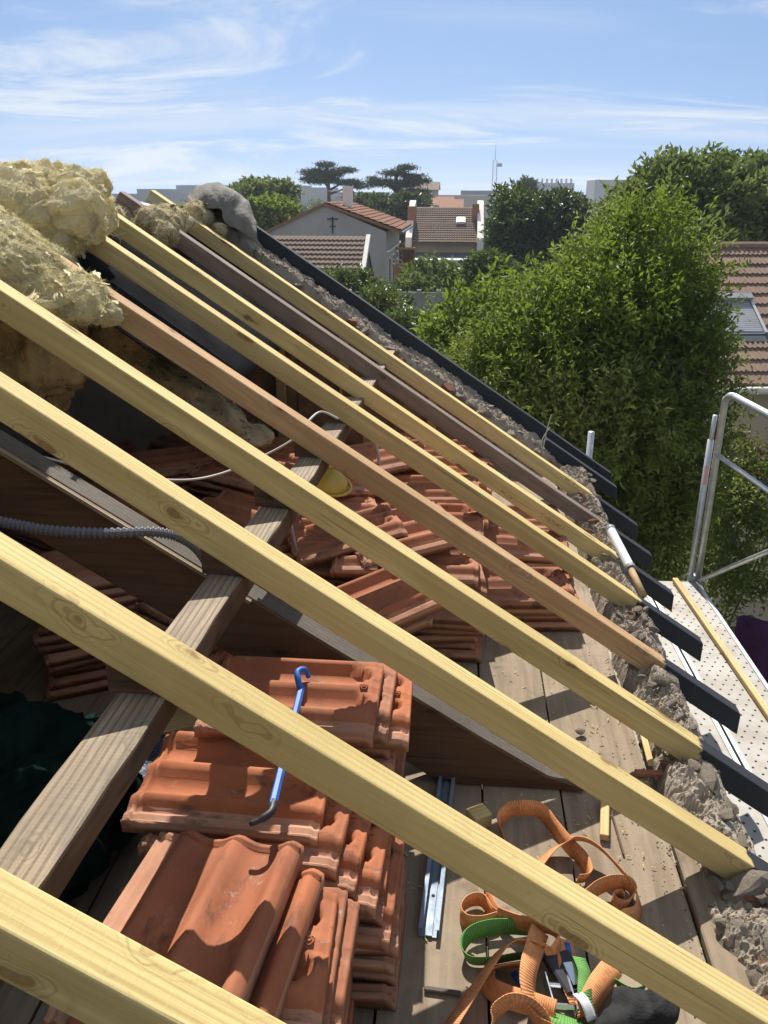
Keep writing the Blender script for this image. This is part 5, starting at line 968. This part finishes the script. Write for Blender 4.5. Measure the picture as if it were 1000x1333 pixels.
# beige house in the middle
Ye, Yr = 56.0, 60.0; A_, B_ = aty(541, 270, Yr), aty(622, 269, Yr); E_ = aty(541, 313, Ye); zr, ze = A_[2], E_[2]; x0, x1 = A_[0], B_[0]
h2 = empty('beige_house', ((x0+x1)/2, Ye, GZ)); tag(h2, 'beige house with brown tiled roof between two white gable parapets', 'house')
part(MB().prism([(Ye+.1, GZ), (2*Yr-Ye, GZ), (2*Yr-Ye, ze), (Yr, zr-.1), (Ye+.1, ze-.05)], x0, x1, axis='x'), 'wall', 'plaster_beige', h2)
part(MB().prism([(Ye-.3, ze-.12), (Yr, zr), (Yr, zr-.14), (Ye-.3, ze-.26)], x0, x1, axis='x'), 'roof', 'roof_brown', h2); part(MB().prism([(2*Yr-Ye, ze), (Yr, zr), (Yr, zr-.14), (2*Yr-Ye, ze-.14)], x0, x1, axis='x'), 'roof', 'roof_brown', h2)
tiled('roof_tiling', h2, (x0+.1, Ye-.3, ze-.1), (x1-x0-.2, 0, 0), (0, Yr-Ye+.3, zr-ze+.1), 26, 16, 'roof_brown', 0.05, 0.05, sub=3)
for xx in (x0-.18, x1+.18):
    part(MB().prism([(Ye-.4, ze-.7), (Ye-.4, ze+.2), (Yr-.6, zr+.25), (Yr+.4, zr+.45), (2*Yr-Ye, ze), (2*Yr-Ye, ze-.6)], xx-.2, xx+.2, axis='x'), 'parapet', 'plaster_white', h2)
part(MB().box((x0-.1, Yr-2.2, zr-1.0), (0.55, 0.7, 2.2)), 'chimney', 'brick', h2); part(MB().box((x1-.15, Yr-1.4, zr-.55), (0.45, 0.6, 1.6)), 'chimney', 'brick', h2)
c = aty(600, 288, Ye+2.2); s_ = part(MB().box((c[0], Ye+2.0, c[2]+.05), (0.62, 0.75, 0.12), (math.atan((zr-ze)/(Yr-Ye)), 0, 0)), 'skylight', 'plaster_white', h2); part(MB().box((c[0], Ye+1.97, c[2]+.11), (0.5, 0.6, 0.06), (math.atan((zr-ze)/(Yr-Ye)), 0, 0)), 'pane', 'shutter_grey', h2)
zc = aty(541, 332, Ye-1)[2]; part(MB().prism([(Ye-1.6, zc-.25), (Ye+.08, zc+.1), (Ye+.08, zc-.1), (Ye-1.6, zc-.4)], x0-.3, x1, axis='x'), 'canopy', 'zinc', h2)
for k in range(4):
    xx = x0+.6+k*(x1-x0-1.2)/3; part(MB().box((xx, Ye+.06, zc-.9), (0.8, 0.08, 1.1)), 'window', 'glass_dark', h2)
part(MB().box(((x0+x1)/2, Ye-1.55, zc-.55), (x1-x0+.6, 0.15, 0.25)), 'fascia', 'plaster_white', h2)
# orange terrace with balusters between the two
a, b = aty(505, 346, 50), aty(540, 342, 50); tr_ = empty('terrace', (a[0], 50, GZ)); tag(tr_, 'orange rendered terrace with low baluster wall between grey and beige house', 'terrace'); part(MB().box(((a[0]+b[0])/2, 51, (GZ+a[2])/2), (b[0]-a[0], 2.0, a[2]-GZ)), 'wall', 'plaster_orange', tr_)
for k in range(6): part(MB().box((a[0]+.9+k*(b[0]-a[0]-1)/5, 50.3, a[2]+.45), (0.18, 0.2, 0.9)), 'baluster', 'brick', tr_)
part(MB().box(((a[0]+b[0])/2, 50.3, a[2]+.95), (b[0]-a[0], 0.3, 0.12)), 'coping', 'plaster_orange', tr_)
# concrete panel wall
Y = 24; a, b = aty(470, 379, Y), aty(700, 377, Y); bw = empty('panel_wall', (a[0], Y, GZ)); tag(bw, 'long concrete panel garden wall below the houses', 'wall'); n = 9; w = (b[0]-a[0])/n; hp = (a[2]-GZ)/8
for k in range(n):
    part(MB().box((a[0]+w*k, Y-.04, (a[2]+GZ)/2+.03), (0.12, 0.14, a[2]-GZ+.06)), 'post', 'concrete_panel', bw)
    for j in range(8): part(MB().box((a[0]+w*(k+.5), Y, GZ+hp*(j+.5)), (w-.12, 0.05, hp-.02)), 'panel', 'concrete_panel', bw)
# neighbour house with shuttered skylight on the right
th = math.radians(7); ea = atz(960, 503, CAM[2]-3.5); ux = Vector((math.cos(th), math.sin(th), 0)); uy = Vector((-math.sin(th), math.cos(th), 0)); Eo = Vector(ea)
h3 = empty('neighbour_house', (Eo.x, Eo.y, GZ)); tag(h3, 'neighbour house with red-brown tiled roof and shuttered skylight behind the trees', 'house'); slope = math.radians(31); RUN = 3.9; SLEN = RUN/math.cos(slope)
def H(x, y, z): return Eo+ux*x+uy*y+Vector((0, 0, z))
def hbox(x0, x1, y0, y1, z0, z1, name, mat, par=None):
    mb = MB(); mb.add([H(x, y, z) for z in (z0, z1) for (x, y) in ((x0, y0), (x1, y0), (x1, y1), (x0, y1))], [(0, 3, 2, 1), (4, 5, 6, 7), (0, 1, 5, 4), (1, 2, 6, 5), (2, 3, 7, 6), (3, 0, 4, 7)]); return part(mb, name, mat, h3)
hbox(-0.95, 7.5, 0.35, 2*RUN-.35, GZ-Eo.z, -.05, 'wall', 'plaster_beige')
up_ = (uy*math.cos(slope)+Vector((0, 0, math.sin(slope)))); nr = (Vector((0, 0, math.cos(slope)))-uy*math.sin(slope))
def S(x, s, n=0): return H(x, 0, 0)+up_*s+nr*n
mb = MB(); mb.add([S(x, s, n) for n in (-.12, 0) for (x, s) in ((-1.15, -.1), (7.8, -.1), (7.8, SLEN), (-1.15, SLEN))], [(0, 3, 2, 1), (4, 5, 6, 7), (0, 1, 5, 4), (1, 2, 6, 5), (2, 3, 7, 6), (3, 0, 4, 7)]); rf = part(mb, 'roof', 'slate_dark', h3)
mb = MB(); mb.add([H(-1.15, RUN, RUN*math.tan(slope)), H(7.8, RUN, RUN*math.tan(slope)), H(7.8, 2*RUN, 0), H(-1.15, 2*RUN, 0)], [(0, 1, 2, 3)]); part(mb, 'roof', 'roof_near', h3)
TWn, CRS = 0.215, SLEN/13.0
def near_tile():
    mb = MB(); n = 8; V = []
    for i in range(n+1):
        y = -TWn/2+TWn*i/n; h = 0.042*math.exp(-((i/n-0.30)/0.15)**2)+0.036*math.exp(-((i/n-0.78)/0.14)**2)
        V += [(y, 0, 0.0), (y, 0, 0.055+h), (y, CRS*1.12, 0.012+h*0.8)]
    F = []
    for i in range(n): a = 3*i; F += [(a, a+1, a+4, a+3), (a+1, a+2, a+5, a+4)]
    mb.v = V; mb.f = F; mb.m = [0]*len(F); return mb.mesh('roof_tile', M['roof_near'], False)
NTm = near_tile(); Mr = Matrix((ux, up_, nr)).transposed().to_euler(); sky_x0, sky_x1, sky_s0, sky_s1 = -0.62, 1.02, CRS*4.15, CRS*7.6; cnt = 0
for j in range(13):
    for i in range(-5, 14):
        x = i*TWn+0.1; s = j*CRS
        if sky_x0-.08 < x < sky_x1+.08 and sky_s0-CRS*.8 < s < sky_s1-.1: continue
        p = S(x, s, 0.004)-Vector(h3.location); o = link('roof_tile', NTm, rf, p, Mr); o.rotation_euler.z += fr.uniform(-.01, .01); o.location += Vector((0, 0, fr.uniform(-.004, .006))); cnt += 1
tiled('roof_tiling', h3, S(14*TWn, 0), ux*4.7, up_*SLEN, 22, 13, 'roof_near', 0.03, 0.035)
for k in range(21): o = part(MB().tube([S(-1.15+k*.42, SLEN, .03), S(-1.15+k*.42+.44, SLEN, .04)], [0.12, 0.105], 10), 'ridge_tile', 'roof_near', rf if False else h3)
def sbox(x0, x1, s0, s1, n0, n1, name, mat):
    mb = MB(); mb.add([S(x, s, n) for n in (n0, n1) for (x, s) in ((x0, s0), (x1, s0), (x1, s1), (x0, s1))], [(0, 3, 2, 1), (4, 5, 6, 7), (0, 1, 5, 4), (1, 2, 6, 5), (2, 3, 7, 6), (3, 0, 4, 7)]); return part(mb, name, mat, h3)
sk = sbox(sky_x0, sky_x1, sky_s0, sky_s1, 0.0, 0.09, 'skylight', 'shutter_grey')
for k in range(16):
    s0 = sky_s0+.06+k*(sky_s1-sky_s0-.22)/16; o = sbox(sky_x0+.07, sky_x1-.07, s0, s0+(sky_s1-sky_s0-.22)/16-.008, 0.09, 0.105, 'shutter_slat', 'shutter_grey')
sbox(sky_x0, sky_x1, sky_s1-.16, sky_s1, 0.09, 0.19, 'shutter_box', 'shutter_grey'); sbox(sky_x0, sky_x0+.06, sky_s0, sky_s1-.16, 0.09, 0.13, 'side_rail', 'galvanised'); sbox(sky_x1-.06, sky_x1, sky_s0, sky_s1-.16, 0.09, 0.13, 'side_rail', 'galvanised'); sbox(sky_x0-.1, sky_x1+.1, sky_s0-.22, sky_s0, 0.05, 0.075, 'flashing', 'slate_dark')
gm = MB().tube([H(-1.25, -.12, -.06), H(7.8, -.12, -.06)], 0.075, 10); part(gm, 'gutter', 'plaster_white', h3, True)
w_ = hbox(1.0, 2.0, 0.30, 0.36, -2.4, -1.0, 'window', 'glass_dark'); hbox(0.92, 2.08, 0.28, 0.33, -2.5, -2.4, 'window_sill', 'plaster_white')
# purple cloth on a line in the yard
Yc = 8.6; pc = aty(985, 830, Yc); cl_ = MB().grid(lambda i, j: (pc[0]-.25+.9*i, Yc+0.06*math.sin(i*14), pc[2]+.25-0.9*j), 24, 6).build('purple_cloth', M['purple_cloth'], smooth=True); sm = cl_.modifiers.new('s', 'SOLIDIFY'); sm.thickness = .004; tag(cl_, 'purple cloth hanging in the shaded yard below the scaffold', 'cloth')
# ------------------------------------------------------------------ far buildings and masts
def block(u0, u1, vt, Y, dep, mat, label, cat='building', nwin=0, rows=0):
    a, b = aty(u0, vt, Y), aty(u1, vt, Y); o = empty('far_building', ((a[0]+b[0])/2, Y, GZ)); tag(o, label, cat, 'buildings on the horizon')
    part(MB().box(((a[0]+b[0])/2, Y+dep/2, (a[2]+GZ)/2), (b[0]-a[0], dep, a[2]-GZ)), 'wall', mat, o)
    for j in range(rows):
        for i in range(nwin):
            x = a[0]+(b[0]-a[0])*(i+.5)/nwin; z = a[2]-1.6-j*2.8; part(MB().box((x, Y-.05, z), ((b[0]-a[0])/nwin*.5, 0.2, 1.4)), 'window', 'glass_dark', o)
    return o
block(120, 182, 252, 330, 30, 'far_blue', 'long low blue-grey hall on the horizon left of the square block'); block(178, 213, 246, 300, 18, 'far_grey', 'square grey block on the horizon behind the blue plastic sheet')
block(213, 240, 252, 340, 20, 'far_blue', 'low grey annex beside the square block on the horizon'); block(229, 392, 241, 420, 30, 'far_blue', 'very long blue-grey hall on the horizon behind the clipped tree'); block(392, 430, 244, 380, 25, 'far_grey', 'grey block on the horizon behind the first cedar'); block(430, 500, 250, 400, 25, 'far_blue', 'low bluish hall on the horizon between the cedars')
fb = block(694, 748, 238, 480, 14, 'far_grey', 'distant grey apartment slab with rooftop chimneys', 'building', 14, 4)
for k in range(8): c = aty(700+k*6.3, 235.5, 483); part(MB().box((c[0], 485, c[2]), (1.0, 1.0, 2.2)), 'chimney', 'far_grey', fb)
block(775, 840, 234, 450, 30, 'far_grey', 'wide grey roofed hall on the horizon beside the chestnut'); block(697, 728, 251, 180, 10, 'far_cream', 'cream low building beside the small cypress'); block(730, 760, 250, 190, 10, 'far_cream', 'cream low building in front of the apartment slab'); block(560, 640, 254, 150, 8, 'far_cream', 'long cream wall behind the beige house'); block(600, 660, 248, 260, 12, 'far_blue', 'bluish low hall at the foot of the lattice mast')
Y = 130; a, b = aty(538, 247, Y), aty(569, 247, Y); fh = empty('gabled_hall', (a[0], Y, GZ)); tag(fh, 'distant cream gabled hall with brown roof behind the second cedar', 'building'); zt = aty(560, 241, Y)[2]; part(MB().box(((a[0]+b[0])/2, Y+4, (GZ+a[2])/2), (b[0]-a[0], 8, a[2]-GZ)), 'wall', 'far_cream', fh)
part(MB().prism([(Y-.3, a[2]), (Y+4, zt+.5), (Y+8.3, a[2])], a[0]-.3, b[0]+.3, axis='x'), 'roof', 'roof_brown', fh)
for k, (u0, u1, v, Y) in enumerate(((562, 588, 266, 110), (575, 600, 271, 95))):
    a, b = aty(u0, v, Y), aty(u1, v, Y); o = empty('small_roof_house', (a[0], Y, GZ)); tag(o, ['small house with orange roof peeping over the beige house', 'low orange roofed house right behind the beige house'][k], 'house'); part(MB().box(((a[0]+b[0])/2, Y+3, (GZ+a[2])/2), (b[0]-a[0], 6, a[2]-GZ)), 'wall', 'far_cream', o); part(MB().prism([(Y-.3, a[2]-.1), (Y+3, a[2]+.9), (Y+6.3, a[2]-.1)], a[0]-.3, b[0]+.3, axis='x'), 'roof', 'roof_red', o)
def mast(u, vt, Y, wpx, label):
    t = aty(u, vt, Y); o = empty('lattice_mast', (t[0], Y, GZ)); tag(o, label, 'mast', 'radio masts'); H_ = t[2]-GZ; w = wpx*Y/FOC/2; hb = H_*0.78; mb = MB()
    for (sx_, sy_) in ((-1, -1), (1, -1), (1, 1), (-1, 1)): MB().tube([(sx_*w, sy_*w, 0), (sx_*w*.7, sy_*w*.7, hb)], 0.06, 4).build('leg', M['mast_paint'], o)
    n = 14
    for k in range(n):
        z0, z1 = hb*k/n, hb*(k+1)/n
        for (p, q) in (((-1, -1), (1, -1)), ((1, -1), (1, 1)), ((1, 1), (-1, 1)), ((-1, 1), (-1, -1))):
            mb.tube([(p[0]*w*.9, p[1]*w*.9, z0), (q[0]*w*.9, q[1]*w*.9, z1)], 0.025, 3); mb.tube([(p[0]*w*.9, p[1]*w*.9, z1), (q[0]*w*.9, q[1]*w*.9, z1)], 0.025, 3)
    mb.build('lattice', M['mast_paint'], o); MB().tube([(0, 0, hb), (0, 0, H_)], [0.09, 0.03], 6).build('antenna', M['mast_paint'], o); MB().box((w+.6, 0, hb*.93), (1.3, .5, .9)).build('dish', M['mast_paint'], o)
mast(646, 183, 250, 6, 'tall lattice radio mast above the far trees'); mast(949, 188, 260, 4, 'short lattice mast peeping over the dark tree')
# ------------------------------------------------------------------ air
mbh = MB().box((0, 400, 10), (2600, 1900, 2*(10-GZ)+4)); meh = bpy.data.meshes.new('haze'); meh.from_pydata(mbh.v, [], mbh.f); mh = bpy.data.materials.new('haze_air'); mh.use_nodes = True; th_ = mh.node_tree; th_.nodes.clear()
vo = th_.nodes.new('ShaderNodeVolumePrincipled'); vo.inputs['Color'].default_value = (0.82, 0.90, 1.0, 1); vo.inputs['Density'].default_value = 0.0006; vo.inputs['Anisotropy'].default_value = 0.2; oo = th_.nodes.new('ShaderNodeOutputMaterial'); th_.links.new(vo.outputs[0], oo.inputs['Volume'])
meh.materials.append(mh); tag(link('haze', meh), 'thin blue summer haze', 'haze', kind='stuff')
#PART5
